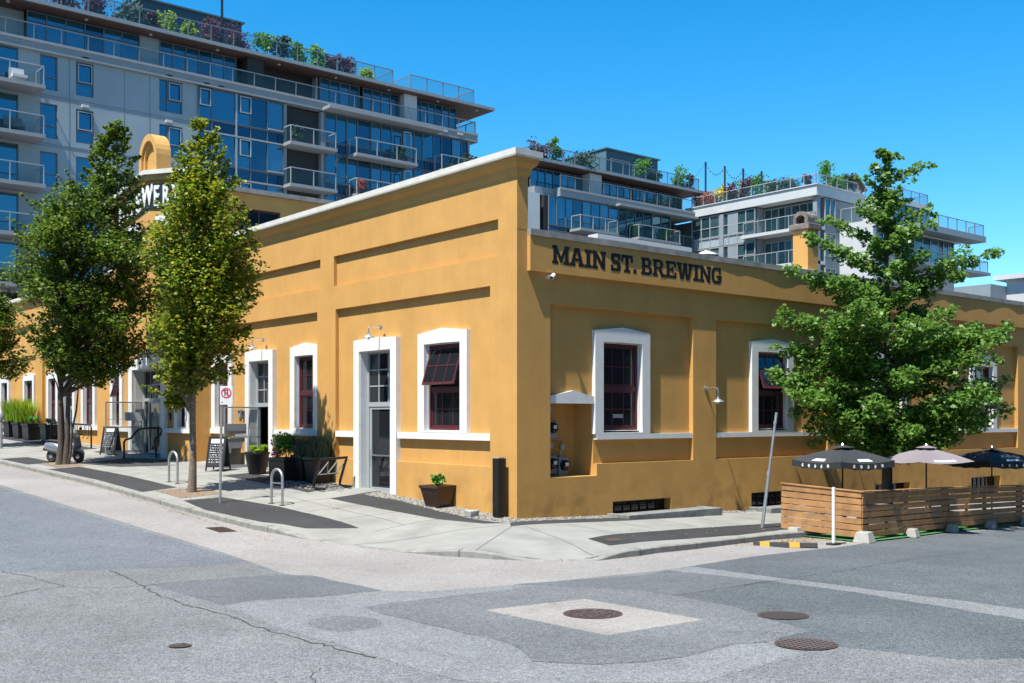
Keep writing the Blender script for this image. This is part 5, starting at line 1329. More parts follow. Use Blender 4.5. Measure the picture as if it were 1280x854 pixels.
plant('box_bush', x - .02, y - .12, z + .62, .42, .78, 'leafG', 'round bright green bush in the large black planter', 'bush', .07, 1500, 6, squash=.95, k=24)
plant('pink_flowers', x - .06, y + .42, z + .6, .2, .40, 'leafP', 'clump of pink flowers at the left end of the black planter', 'flowers', .055, 260, 7)
for k, (x, y, lab, pl_) in enumerate(((-.42, 9.42, 'tall black pot between the black planter and the looped rack', 'left grey-green lavender clump in a tall black pot'), (-.40, 8.72, 'tall black pot behind the looped bike rack', 'right grey-green lavender clump behind the looped bike rack'))):
    z = wz(x, y)
    square_pot('flower_pot', x, y, z, .52, .7, .78, 'potblack', lab, 'tall black pots by the wall', wy=.9)
    blades('lavender', x, y, z + .66,   .36, .72, 'leafS', pl_, 'plant', 420, 20 + k, .38)
x, y = -.45, 14.6; z = wz(x, y)
square_pot('flower_pot', x, y, z, .40, .56, .92, 'potbronze', 'tall tapered bronze pot behind the chalkboard near the second door', ang=.2)
plant('ground_cover', x, y, z + .84, .22, .2, 'leafL', 'low green sprigs in the bronze pot', 'plant', .06, 160, 9)
for k, (x, y, lab) in enumerate(((-.75, 39.6, 'leftmost black planter of the row at the far end of the wall'), (-.75, 37.9, 'middle black planter of the row at the far end'), (-.8, 36.0, 'right black planter of the far row beside the pilaster'))):
    z = wz(x, y)
    square_pot('planter_box', x, y, z, .95, 1.1, .8, 'potblack', lab, 'black planters at the far end of the wall', ang=math.pi / 2, wy=.8)
blades('tall_grass', -.75, 39.6, wz(-.75, 39.6) + .7, .62, 1.35, 'leafL', 'bright lime grass in the leftmost far planter', 'plant', 420, 31, .5, wx=.7)
blades('tall_grass', -.75, 37.9, wz(-.75, 37.9) + .7, .62, 1.35, 'leafL', 'bright lime grass in the middle far planter', 'plant', 420, 32, .5, wx=.7)
plant('ground_cover', -.8, 36.0, wz(-.8, 36) + .72, .4, .45, 'leafG', 'low dark green plant in the right far planter', 'plant', .08, 300, 33)
x, y = -.6, 34.0; z = wz(x, y)
square_pot('planter_box', x, y, z, .8, .95, .8, 'potblack', 'single black planter at the left end of the long bike rail', ang=math.pi / 2, wy=.8)
plant('ground_cover', x, y, z + .72, .38, .4, 'leafS', 'grey-green plant in the planter by the long bike rail', 'plant', .08, 260, 34)

# racks, boards, sign pole
def arc(c, r, a0, a1, n, ax, ay): return [tuple(Vector(c) + Vector(ax) * (r * math.cos(a0 + (a1 - a0) * i / n)) + Vector(ay) * (r * math.sin(a0 + (a1 - a0) * i / n))) for i in range(n + 1)]
def u_rack(p0, p1, h, label):
    a, b = Vector((*p0, wz(*p0))), Vector((*p1, wz(*p1))); c = (a + b) / 2; c.z = max(a.z, b.z)
    ax = (b - a); ax.z = 0; w = ax.length / 2; ax.normalize()
    t = thing('bike_rack', label, 'bike rack', c, 'galvanised hoop racks on the pavement')
    top = (c.x, c.y, c.z + h - w)
    P = [tuple(a)] + arc(top, w, math.pi, 0, 12, ax, (0, 0, 1)) + [tuple(b)]
    q = MB(); q.tube(P, .034, 12); q.build('hoop', 'galv', t, smooth=True)
    q = MB(); q.tube([tuple(Vector(top) - ax * w - Vector((0, 0, .12))), tuple(Vector(top) + ax * w - Vector((0, 0, .12)))], .014); q.build('crossbar', 'galv', t)
    for p in (a, b): q = MB(); q.lathe(p, [(.085, .0), (.085, .012)], 14); q.build('base_plate', 'rust', t)
u_rack((-3.28, 6.06), (-3.22, 5.58), .90, 'galvanised hoop bike rack nearest the street corner')
u_rack((-3.66, 11.95), (-3.62, 11.4), .92, 'galvanised hoop bike rack left of the slim street tree')
t = thing('bike_rack', 'dark looped steel bike rack with zigzag bars beside the first door', 'bike rack', (-.8, 7.2, wz(-.8, 7.2)))
zA = wz(-1.0, 7.55)
A0, A1 = Vector((-1.22, 7.55, zA)), Vector((-.32, 7.62, wz(-.32, 7.62)))
o = Vector((0, -.62, 0))
def rackpt(p, f, h): return tuple(p + o * f + Vector((0, 0, h)))
P = [rackpt(A0, 1.0, .03), rackpt(A0, .25, .03), rackpt(A0, .02, .06), rackpt(A0, .05, .18), rackpt(A0, .55, .76), rackpt(A0, .68, .86)]
Q = [rackpt(A1, 1.0, .03), rackpt(A1, .25, .03), rackpt(A1, .02, .06), rackpt(A1, .05, .18), rackpt(A1, .55, .76), rackpt(A1, .68, .86)]
q = MB(); q.tube(P + Q[::-1], .038, 10); q.build('frame', 'black', t, smooth=True)
q = MB(); a, b = Vector(P[4]), Vector(Q[4]); c, d = Vector(P[3]) + Vector((0, 0, .22)), Vector(Q[3]) + Vector((0, 0, .22))
zz = []
for k in range(7): zz.append(tuple((a.lerp(b, k / 6) if k % 2 == 0 else c.lerp(d, k / 6))))
q.tube(zz, .022, 8); q.tube([tuple(c.lerp(d, .05)), tuple(c.lerp(d, .95))], .015, 8); q.build('zigzag_bar', 'pipe', t)
t = thing('bike_rail', 'bent black tube bike rail in front of the main entrance', 'bike rail', (-1.3, 20.6, wz(-1.3, 20.6)))
a = Vector((-1.85, 20.75, wz(-1.85, 20.75))); b = Vector((-.75, 20.05, wz(-.75, 20.05))); u = (b - a); u.z = 0
P = [a, a + Vector((0, 0, .62)), a + u * .04 + Vector((0, 0, .72)), a + u * .2 + Vector((0, 0, .78)), a + u * .3 + Vector((0, 0, .98)), a + u * .42 + Vector((0, 0, 1.12)), a + u * .6 + Vector((0, 0, 1.15)),
     a + u * .97 + Vector((0, 0, 1.17)), a + u * 1.06 + Vector((0, 0, 1.1)), a + u * 1.0 + Vector((0, 0, .9)), a + u * .9 + Vector((0, 0, .8)), a + u * .86 + Vector((0, 0, .7)), a + u * .9]
P[-1].z = b.z
q = MB(); q.tube([tuple(p) for p in P], .04, 10); q.build('tube', 'black', t, smooth=True)
for p in (P[0], P[-1]): q = MB(); q.lathe(p, [(.08, 0), (.08, .012)], 12); q.build('base_plate', 'black', t)
t = thing('bike_rail', 'long dark hanging-loop bike rail under the windows at far left', 'bike rail', (-.9, 30.5, wz(-.9, 30.5)))
y0, y1, x0 = 27.6, 33.2, -.8
q = MB(); q.tube([(x0, y1, wz(x0, y1)), (x0, y1, wz(x0, y1) + .82), (x0, y1 - .12, wz(x0, y1) + .93), (x0, y0 + .12, wz(x0, y0) + 1.0), (x0, y0, wz(x0, y0) + .88), (x0, y0, wz(x0, y0))], .038, 8); q.build('frame', 'black', t)
q = MB()
for k in range(9):
    y = y0 + .5 + k * .56; z = wz(x0, y) + .93; q.tube([(x0, y - .17, z), (x0 - .02, y - .17, z - .45), (x0 - .02, y - .1, z - .53), (x0 - .02, y + .1, z - .53), (x0 - .02, y + .17, z - .45), (x0, y + .17, z)], .015, 6)
q.build('loops', 'black', t)
def a_board(x, y, ang, label, face='chalk', seed=1, w=.62, h=1.12, spread=.62):
    z = wz(x, y); t = thing('sandwich_board', label, 'sign', (x, y, z))
    u = Vector((math.cos(ang), math.sin(ang), 0)); n = Vector((math.sin(ang), -math.cos(ang), 0))     # n faces the reader
    def mp(sgn): return lambda s, zz, d: tuple(Vector((x, y, z)) + u * s + n * sgn * (spread / 2 * (1 - zz / h) + d) + Vector((0, 0, zz)))
    for sgn in (1, -1):
        m_ = mp(sgn); q = MB(); q.frame(m_, [(-w / 2, .12), (w / 2, .12), (w / 2, h), (-w / 2, h)], [(-w / 2 + .045, .17), (w / 2 - .045, .17), (w / 2 - .045, h - .045), (-w / 2 + .045, h - .045)], -.018, .018)
        q.mbox(m_, -w / 2, -w / 2 + .045, 0, .12, -.018, .018); q.mbox(m_, w / 2 - .045, w / 2, 0, .12, -.018, .018)
        f = q.build('frame', 'black', t)
        q = MB(); q.mbox(m_, -w / 2 + .045, w / 2 - .045, .17, h - .045, -.01, .008); q.build('board', face, f)
    m_ = mp(1); rg = random.Random(seed); q = MB()
    q.mbox(m_, -w * .34, w * .34, h - .22, h - .08, .009, .012); q.build('heading', 'paper', t)
    q = MB(); zz = h - .3
    while zz > .26:
        s = -w * .36
        while s < w * .33:
            l = rg.uniform(.02, .06); q.mbox(m_, s, min(s + l, w * .37), zz, zz + rg.uniform(.010, .022), .009, .011); s += l + rg.uniform(.02, .06)
        zz -= rg.uniform(.062, .085)
    q.build('chalk_writing', 'chalkw', t)
a_board(-1.3, 13.7, R(-48), 'black chalkboard with white lettering beside the bronze pot', seed=4)
a_board(-1.45, 23.3, R(-48), 'black chalkboard left of the main entrance', seed=9)

t = thing('parking_sign', 'white no-parking sign with red slashed circle on a thin galvanised pole', 'sign', (-4.28, 7.0, wz(-4.28, 7.0)))
z = t.location.z; x, y = -4.28, 7.0
q = MB(); q.tube([(x, y, z - .05), (x + .05, y, z + 3.1)], .034, 10); q.build('pole', 'galv', t)
ux, uy = .80, -.60
ms = lambda s, zz, d: (x + .04 + ux * s - .6 * d, y + uy * s - .8 * d, z + zz)
q = MB(); q.mbox(ms, -.03, .30, 2.57, 3.06, .045, .052); pt = q.build('plate', 'paper', t, bevel=.004)
def disc(mp, c, cz, r0, r1, d0, d1, n=28):
    O = [(c + r1 * math.cos(k * 2 * math.pi / n), cz + r1 * math.sin(k * 2 * math.pi / n)) for k in range(n)]
    I = [(c + r0 * math.cos(k * 2 * math.pi / n), cz + r0 * math.sin(k * 2 * math.pi / n)) for k in range(n)]
    return MB().frame(mp, O, I, d0, d1)
q = disc(ms, .135, 2.88, .105, .135, .053, .057); q.prism(ms, [(.035, 2.96), (.055, 2.98), (.235, 2.80), (.215, 2.78)], .0535, .0595); q.build('red_ring', 'red', pt)
q = MB(); q.mbox(ms, .088, .113, 2.80, 2.96, .0525, .0555); q.frame(ms, [(.113, 2.87), (.18, 2.87), (.185, 2.915), (.18, 2.96), (.113, 2.96)], [(.113, 2.892), (.157, 2.892), (.161, 2.915), (.157, 2.938), (.113, 2.938)], .0525, .0552); q.prism(ms, [(.125, 2.87), (.15, 2.87), (.195, 2.80), (.168, 2.80)], .0525, .0556); q.prism(ms, [(.01, 2.64), (.04, 2.62), (.04, 2.66)], .0525, .0556); q.build('symbol', 'black', pt)
t = thing('meter_post', 'slim grey post on the pavement at the left edge', 'post', (-3.55, 31.0, wz(-3.55, 31)))
q = MB(); q.tube([(-3.55, 31.0, wz(-3.55, 31) - .02), (-3.55, 31.0, wz(-3.55, 31) + 1.25)], .06, 12); q.build('shaft', 'pipe', t)
q = MB(); q.lathe((-3.55, 31.0, wz(-3.55, 31) + 1.25), [(.10, 0), (.12, .1), (.12, .26), (.05, .36)], 14); q.build('head', 'pipe', t, smooth=True)

# scooter
t = thing('motor_scooter', 'grey motor scooter with black seat parked behind the left street tree', 'scooter', (-3.75, 20.95, wz(-3.75, 20.95)))
sz = t.location.z
fd = Vector((.50, -.866, 0)).normalized(); sd = Vector((-fd.y, fd.x, 0))
def S(f, h, w=0): return tuple(Vector((-3.86, 21.15, sz)) + fd * f + sd * w + Vector((0, 0, h)))
sm = lambda f, h, w: S(f, h, w)
for f in (-.62, .62):
    q = MB(); c = S(f, .23)
    q.lathe(c, [(.13, -.055), (.20, -.06), (.23, -.03), (.23, .03), (.20, .06), (.13, .055)], 26, tuple(sd)); wv = q.build('wheel', 'rubber', t, smooth=True)
    q = MB(); q.lathe(c, [(.02, -.062), (.13, -.05), (.13, .05), (.02, .062)], 20, tuple(sd))
    q.build('rim', 'steel', wv)
def loft(sections, n=12):
    """sections: (f, h_bottom, h_top, half width)"""
    q = MB()
    for f, h0, h1, w in sections:
        for k in range(n):
            a = k * 2 * math.pi / n; q.v.append(S(f, (h0 + h1) / 2 + (h1 - h0) / 2 * math.sin(a), w * math.copysign(abs(math.cos(a)) ** .7, math.cos(a))))
    N = len(sections)
    q.f += [(i*n+k, i*n+(k+1) % n, (i+1)*n+(k+1) % n, (i+1)*n+k) for i in range(N-1) for k in range(n)] + [tuple(range(n)), tuple((N-1)*n+k for k in range(n))]
    return q
loft([(-.92, .5, .68, .05), (-.84, .40, .74, .14), (-.6, .34, .76, .19), (-.3, .28, .73, .19), (-.1, .22, .62, .16), (.0, .2, .42, .14)]).build('body', 'scoot', t, smooth=True)
loft([(-.05, .2, .28, .14), (.3, .2, .27, .15), (.42, .2, .32, .16)]).build('footboard', 'scoot', t, smooth=True)
q = MB(); q.prism(lambda s, h, w: S(s, h, w), [(.40, .22), (.46, .22), (.62, .62), (.52, 1.0), (.46, 1.0), (.54, .62)], -.17, .17); q.build('leg_shield', 'scoot', t, bevel=.02)
loft([(.42, .42, .46, .03), (.55, .40, .50, .075), (.66, .42, .53, .08), (.8, .36, .46, .07), (.88, .3, .34, .03)]).build('mudguard', 'scoot', t, smooth=True)
loft([(-.86, .72, .80, .07), (-.7, .74, .85, .13), (-.35, .72, .83, .14), (-.12, .68, .78, .11), (-.04, .66, .72, .05)]).build('seat', 'blackm', t, smooth=True)
q = MB(); q.tube([S(.58, .4), S(.46, 1.02)], .03); q.tube([S(.44, 1.02, -.32), S(.47, 1.05, -.12), S(.47, 1.05, .12), S(.44, 1.02, .32)], .018); q.build('handlebar', 'black', t)
q = MB(); q.lathe(S(.5, .98), [(.075, 0), (.08, .05), (.04, .09)], 16, tuple(fd)); q.build('headlight', 'paper', t)
for w in (-.3, .3):
    q = MB(); q.tube([S(.45, 1.03, w * .8), S(.42, 1.22, w)], .007, 6); q.lathe(S(.42, 1.24, w), [(.055, -.01), (.055, .01)], 14, tuple(fd)); q.build('mirror', 'black', t)
q = MB(); q.tube([S(-.3, .22, .14), S(-.75, .28, .16), S(-.95, .34, .16)], [.03, .05, .045], 10); q.build('exhaust', 'steel', t)
q = MB(); q.mbox(lambda s, h, d: S(d, h, s), -.09, .09, .42, .54, -.95, -.94); q.build('number_plate', 'papergrey', t)
q = MB(); q.lathe(S(-.91, .62), [(.05, 0), (.05, .03)], 12, tuple(-fd)); q.build('tail_light', 'red', t)

# leaning pole, delineator, wheel stop, boulder
t = thing('leaning_pole', 'bare galvanised sign pole leaning to the right at the kerb', 'pole', (5.35, -3.05, wz(5.35, -3.05)))
b = Vector(t.location); rt = Vector((.7687, -.6396, 0))
top = b + rt * .36 + Vector((0, 0, 2.85)); md = b.lerp(top, .48)
q = MB(); q.tube([tuple(b - Vector((0, 0, .05))), tuple(md)], .042, 10); q.tube([tuple(b.lerp(top, .46)), tuple(top)], .033, 10); q.build('pole', 'galv', t)
q = MB(); q.tube([tuple(b.lerp(top, .45)), tuple(b.lerp(top, .49))], .05, 10); q.tube([tuple(b.lerp(top, .9)), tuple(b.lerp(top, .92))], .042, 10); q.build('collar', 'pipe', t)
x, y = 5.25, -5.15; z = road_z(x, y) + .006
t = thing('delineator_post', 'thin white plastic delineator post before the slatted fence', 'post', (x, y, z))
q = MB(); q.tube([(x, y, z + .03), (x, y, z + 1.33)], .042, 14); q.build('tube', 'white', t, smooth=True)
q = MB(); q.box(x - .16, x + .16, y - .10, y + .10, z, z + .045); q.tube([(x + .14, y - .02, z + .02), (x + .42, y - .06, z + .02)], .015); q.build('base', 'rubber', t, bevel=.01)
a, b = Vector((3.28, -4.5, 0)), Vector((4.05, -5.35, 0)); u = (b - a).normalized(); n = Vector((u.y, -u.x, 0)); zz = road_z(*a.lerp(b, .5).xy) + .006
a -= u * .1; b += u * .15
Lw = (b - a).length
t = thing('wheel_stop', 'black rubber wheel stop with yellow stripes in front of the fence', 'wheel stop', (*a.lerp(b, .5).xy, zz))
mw = lambda s, h, d: tuple(a + u * s + n * d + Vector((0, 0, zz + h)))
def trap(s0, s1, g): return [mw(s, h, d) for s in (s0, s1) for d, h in ((-.09 - g, 0), (.09 + g, 0), (.055 + g, .10 + g), (-.055 - g, .10 + g))]
box8 = [(0, 1, 2, 3), (4, 5, 6, 7), (0, 1, 5, 4), (1, 2, 6, 5), (2, 3, 7, 6), (3, 0, 4, 7)]
q = MB(); q.add(trap(0, Lw, 0), box8); q.build('body', 'rubber', t, bevel=.01)
for f0, f1 in ((.10, .25), (.56, .72)): q = MB(); q.add(trap(Lw * f0, Lw * f1, .004), box8); q.build('stripe', 'yellow', t)
x, y = -.62, .95; z = wz(x, y); q = MB()
rg = random.Random(4); vs = [(x + sx * .15 * rg.uniform(.8, 1.1), y + sy * .12 * rg.uniform(.8, 1.1), z + h * rg.uniform(.8, 1.1)) for h, sc in ((0, 1), (.17, .8)) for sx, sy in ((-1, -1), (1, -1), (1, 1), (-1, 1))]
q.add(vs, box8); tag(q.build('rock', 'conc', loc=(x, y, z), bevel=.025), 'single pale rock on the gravel beside the black corner post', 'rock')

# ------------------------------------------------------------------ the patio in the parking lane
def rz(x, y): return road_z(x, y) + .006
structure(drape([(6.45, -5.22), (12, -4.55), (17.2, -4.22), (30, -4.1), (30, -3.62), (8, -3.68), (5.75, -3.75)], lambda x, y: road_z(x, y) + .012, .02).build('artificial_turf', 'turf', rc=False))
FC = [(5.62, -3.42), (6.62, -5.02), (11.75, -4.42), (16.9, -4.08), (22.2, -3.9)]
FH = [(.17, 1.26), (.10, 1.24), (.17, 1.34), (.15, 1.32), (.13, 1.33)]
def slat_fence(a, b, z0a, z0b, ha, hb, label, seed, side=1):
    A, B = Vector((*a, 0)), Vector((*b, 0)); u = (B - A); Lf = u.length; u.normalize(); n = Vector((u.y, -u.x, 0))
    t = thing('slatted_fence', label, 'fence', (*A.lerp(B, .5).xy, (z0a + z0b) / 2), 'cedar fence panels round the patio')
    rg = random.Random(seed)
    mp = lambda s, h, d: tuple(A + u * s + n * d + Vector((0, 0, (z0a + (z0b - z0a) * s / Lf) + h * ((ha + (hb - ha) * s / Lf) / ha))))
    N = 7; pitch = ha / N
    for k in range(N):
        h0 = k * pitch + rg.uniform(-.006, .006); w = pitch * rg.uniform(.81, .87); j = [rg.uniform(-.007, .007) for _ in range(4)]
        d0 = rg.uniform(-.003, .003)
        q = MB(); v = [mp(s, h, d0 + d) for d in (0, .028) for s, h in ((.002 * k, h0 + j[0]), (Lf - .003, h0 + j[1]), (Lf - .003, h0 + w + j[2]), (.002 * k, h0 + w + j[3]))]
        q.add(v, box8); q.build('plank', 'cedar', t, bevel=.004)
    q = MB(); q.mbox(mp, -.01, Lf + .01, ha - .012, ha + .022, -.07, .05); q.build('top_rail', 'cedar', t, bevel=.004)
    for s in (.06, Lf * .5, Lf - .12): q = MB(); q.mbox(mp, s, s + .085, -.05, ha - .02, -.095, -.006); q.build('post', 'cedar', t)
    return t
labs = ['sunlit end panel of the cedar slatted patio fence', 'nearest long cedar fence panel facing the road', 'second long cedar fence panel facing the road', 'cedar fence panel cut off by the right edge']
for i in range(4):
    (a, b) = FC[i], FC[i+1]
    za, zb = rz(*a) + .10, rz(*b) + .10
    if i == 0: za += .06
    slat_fence(a, b, za, zb, 1.10, 1.10, labs[i], 50 + i)
def block(x, y, w, h, label, ang=0):
    z = rz(x, y); q = MB(); ca, sa = math.cos(ang), math.sin(ang)
    v = [(x + (sx * ca - sy * sa) * k, y + (sx * sa + sy * ca) * k, z + hh) for hh, k in ((0, w / 2), (h, w / 2 * .68)) for sx, sy in ((-1, -1), (1, -1), (1, 1), (-1, 1))]
    q.add(v, box8); q.add([(p[0] * .0 + x + (p[0] - x) * .3, y + (p[1] - y) * .3, z + h + .012) for p in v[4:]], [(0, 1, 2, 3)])
    tag(q.build('pier_block', 'conc', loc=(x, y, z), bevel=.015), label, 'concrete block', 'concrete pier blocks under the fence')
for (x, y, w, h, lab) in ((5.72, -3.75, .34, .22, 'tapered concrete block under the left end of the fence'), (6.48, -5.18, .42, .26, 'largest tapered concrete block at the front corner of the fence'), (9.15, -4.9, .30, .22, 'tapered concrete block midway along the nearest long panel'), (11.7, -4.62, .30, .22, 'tapered concrete block where the two long panels meet'), (14.3, -4.42, .30, .22, 'tapered concrete block midway along the second long panel'), (16.85, -4.28, .30, .22, 'tapered concrete block at the right end of the second panel')):
    block(x, y, w, h, lab, .15)
def umbrella(x, y, zt, half, label, fab, rot, valance=.17, drop=.52, marks='blob'):
    z0 = rz(x, y); t = thing('patio_umbrella', label, 'umbrella', (x, y, z0), 'patio umbrellas behind the fence')
    cor = [Vector((x + math.cos(rot + math.pi / 4 + k * math.pi / 2) * half * 1.414, y + math.sin(rot + math.pi / 4 + k * math.pi / 2) * half * 1.414, zt - drop)) for k in range(4)]
    ap = Vector((x, y, zt - .05))
    q = MB(); n = 8
    for k in range(4):
        a, b = cor[k], cor[(k + 1) % 4]
        grid = []
        for i in range(n + 1):
            r = i / n; row = []
            for j in range(n + 1):
                p = ap.lerp(a.lerp(b, j / n), r); p = p + Vector((0, 0, -.10 * math.sin(math.pi * j / n) * r * (1 - .35 * r) + .03 * math.sin(math.pi * r)))
                row.append(tuple(p))
            grid.append(row)
        for i in range(n):
            for j in range(n): q.quad(grid[i][j], grid[i][j+1], grid[i+1][j+1], grid[i+1][j])
        if valance:
            for j in range(n):
                p0, p1 = Vector(grid[n][j]), Vector(grid[n][j+1]); v = Vector((0, 0, -valance * (1 - .12 * (j % 2)))); v2 = Vector((0, 0, -valance * (1 - .12 * ((j + 1) % 2))))
                q.quad(tuple(p0), tuple(p1), tuple(p1 + v2), tuple(p0 + v))
    cn = q.build('canopy', fab, t)
    q = MB(); c2 = [ap + (c - ap) * .24 + Vector((0, 0, .08)) for c in cor]
    for k in range(4): q.quad(tuple(ap + Vector((0, 0, .07))), tuple(c2[k]), tuple(c2[(k + 1) % 4]))
    q.build('vent_flap', fab, t)
    q = MB(); q.tube([(x, y, z0), (x, y, zt)], .022, 10); q.build('pole', 'barkd', t)
    q = MB(); q.lathe((x, y, zt - .01), [(.03, 0), (.045, .03), (.015, .07)], 10); q.build('finial', 'steel', t)
    for k in range(4): q = MB(); q.tube([tuple(ap + Vector((0, 0, -.04))), tuple(cor[k] + Vector((0, 0, -.02)))], .012, 6); q.build('rib', 'barkd', t)
    q = MB(); q.box(x - .25, x + .25, y - .25, y + .25, z0, z0 + .08); q.build('base', 'blackm', t, bevel=.02)
    # pale marks printed on the two sides towards the street
    q = MB()
    for k in range(4):
        a, b = cor[k], cor[(k + 1) % 4]
        nrm = (a + b) / 2 - ap; nrm.z = 0
        if nrm.normalized().dot(Vector((-.64, -.77, 0))) < .35: continue
        nn = (b - a).cross(ap - a).normalized(); nn = nn if nn.z > 0 else -nn
        e1 = (b - a).normalized(); out = nrm.normalized()
        def on_top(f, r):
            p = ap.lerp(a.lerp(b, f), r); return p + Vector((0, 0, -.10 * math.sin(math.pi * f) * r * (1 - .35 * r) + .03 * math.sin(math.pi * r) + .012))
        if marks == 'blob':
            q.quad(*[tuple(on_top(f, r)) for f, r in ((.36, .93), (.64, .93), (.63, .80), (.37, .80))])
            for i in range(5):
                f = .24 + .13 * i; g = on_top(f, 1.0) + out * .012 - Vector((0, 0, .095)); s = .038
                q.prism(lambda aa, hh, dd, g=g: tuple(g + e1 * aa + Vector((0, 0, hh)) + out * dd), [(s * math.cos(v * math.pi / 4) * (1 if (i + v) % 3 else .5), s * 1.25 * math.sin(v * math.pi / 4)) for v in range(8)], 0, .004)
        else:
            rg = random.Random(6); f = .3
            while f < .7:
                w = rg.uniform(.022, .045); q.quad(*[tuple(on_top(ff, r)) for ff, r in ((f, .93), (f + w, .93), (f + w, .83), (f, .83))]); f += w + .009
    q.build('printed_mark', 'paper', cn, rc=False)
    return t
umbrella(7.43, -3.97, 1.70, .88, 'large black market umbrella nearest the leaning pole, with white marks', 'fabric', R(-14), .17, .36)
umbrella(11.0, -4.25, 1.64, .86, 'pale lilac market umbrella in the middle behind the fence', 'fabricw', R(-25), 0, .40, marks='text')
umbrella(16.25, -3.5, 1.47, 1.0, 'black market umbrella at the right edge, dappled by the maple', 'fabric', R(-22), .19, .36)
# tables and benches just showing over and through the fence
for (x, y, lab) in ((8.6, -3.9, 'dark patio table under the nearest black umbrella'), (13.4, -3.6, 'dark patio table under the lilac umbrella')):
    z = rz(x, y); t = thing('patio_table', lab, 'table', (x, y, z), 'patio tables behind the fence')
    q = MB(); q.box(x - .6, x + .6, y - .35, y + .35, z + .70, z + .74); q.build('tabletop', 'skin', t)
    for sx in (-.52, .52):
        for sy in (-.28, .28): q = MB(); q.box(x + sx - .03, x + sx + .03, y + sy - .03, y + sy + .03, z, z + .70); q.build('leg', 'black', t)

# ------------------------------------------------------------------ trees
RT = np.array((.7687, -.6396, 0.)); FW = np.array((.6396, .7687, 0.))
def interp(h, tab):
    for a, b in zip(tab, tab[1:]):
        if a[0] <= h <= b[0]:
            t = (h - a[0]) / (b[0] - a[0]); return [a[i] + (b[i] - a[i]) * t for i in range(1, len(a))]
    return list(tab[0][1:] if h < tab[0][0] else tab[-1][1:])
def column_tree(x, y, z, tab, stems, m, bark, label, seed, nclus, per, size, trunk_h, flare=1., sprays=()):
    """upright street tree: tab rows are (height, sideways offset, half width) of the crown"""
    t = thing('street_tree', label, 'tree', (x, y, z))
    rg = random.Random(seed); base = np.array((x, y, z))
    H0, H1 = tab[0][0], tab[-1][0]
    P = MB(); B = MB()
    for (dx, dy, r, hh, lean) in stems:
        pts, rr = [], []
        for i in range(10):
            f = i / 9; h = hh * f
            o = interp(max(h, H0), tab)[0]
            off = RT * (dx + lean * f + (o - 0) * max(0, (h - trunk_h) / (H1 - trunk_h)) * .9) + FW * dy * (1 + f)
            pts.append(tuple(base + off + np.array((rg.uniform(-.03, .03), rg.uniform(-.03, .03), h - .05)))); rr.append(r * (1 - .82 * f) * (1.0 + (.35 * flare if i == 0 else 0)))
        P.tube(pts, rr, 10)
    P.build('trunk', bark, t, smooth=True)
    cl = []
    tot = 0
    wmax = max(r[2] for r in tab)
    while tot < nclus:
        h = rg.uniform(H0, H1); o, w = interp(h, tab)
        if rg.random() > (w / wmax) ** 1.3 + .06: continue
        a = rg.uniform(0, 6.28); q = math.sqrt(rg.uniform(.02, 1.0)); w2 = w * (1 + .20 * math.sin(2 * a + h * 2.3 + seed) + .18 * math.sin(3 * a - h * 3.1))
        c = base + RT * (o + math.cos(a) * w2 * q) + FW * (math.sin(a) * w2 * q * .9) + np.array((0, 0, h))
        r = min(.46, .14 + w * .24) * rg.choice((.55, .75, 1.0, 1.2))
        cl.append((c, r, int(per * (r / .45) ** 1.6 * rg.uniform(.6, 1.25)) + 8)); tot += 1
        if rg.random() < .30:
            s = base + RT * o * max(0, (h - 1.2 - trunk_h) / (H1 - trunk_h)) + np.array((0, 0, max(trunk_h * .8, h - .5 - w * .55)))
            mdp = (s + c) / 2 + np.array((0, 0, .1)); B.tube([tuple(s), tuple(mdp), tuple(c)], [.035, .022, .008], 6)
    for _ in range(int(nclus * .42)):                                   # stray shoots beyond the outline
        h = rg.uniform(H0 + .3, H1 - .3); o, w = interp(h, tab); a = rg.uniform(0, 6.28)
        c0 = base + RT * (o + math.cos(a) * w * .85) + FW * (math.sin(a) * w * .8) + np.array((0, 0, h))
        d = RT * math.cos(a) + FW * math.sin(a) * .9 + np.array((0, 0, rg.uniform(.3, 1.4)))
        d = d / np.linalg.norm(d); Ls = rg.uniform(.3, .85) * (1 if h < H1 - 2 else .5)
        B.tube([tuple(c0), tuple(c0 + d * Ls)], [.010, .004], 5)
        for k in range(4): cl.append((c0 + d * Ls * (k + 1) / 4, .10 - .012 * k, 9))
    for (dx, h) in sprays:                                              # longer side branches that break the outline
        o = interp(h, tab)[0]; s = base + RT * o * .6 + np.array((0, 0, h - abs(dx - o) * .45)); e = base + RT * dx + np.array((0, 0, h))
        m_ = (s + e) / 2 + np.array((0, 0, .12)); B.tube([tuple(s), tuple(m_), tuple(e)], [.03, .018, .006], 6)
        for k in range(9):
            f = .35 + .65 * k / 8; p = s * (1 - f) ** 2 + 2 * m_ * f * (1 - f) + e * f * f
            cl.append((p + np.array((rg.gauss(0, .07), rg.gauss(0, .07), rg.gauss(0, .06))), .30 - .17 * f, int(46 - 22 * f)))
    B.build('branches', bark, t)
    leaves(cl, size, seed, 'crown', m, t, up=.9, squash=.9)
    return t
px = 34.8
tab1 = [(h_, (c - 77) / px, hw / px) for h_, c, hw in ((2.7, 112, 10), (3.1, 112, 32), (3.8, 118, 54), (5.2, 108, 73), (6.6, 105, 77), (8.1, 104, 73), (8.8, 105, 63), (9.5, 122, 43), (10.1, 136, 29), (10.9, 142, 22), (11.5, 142, 13), (12.3, 150, 3))]
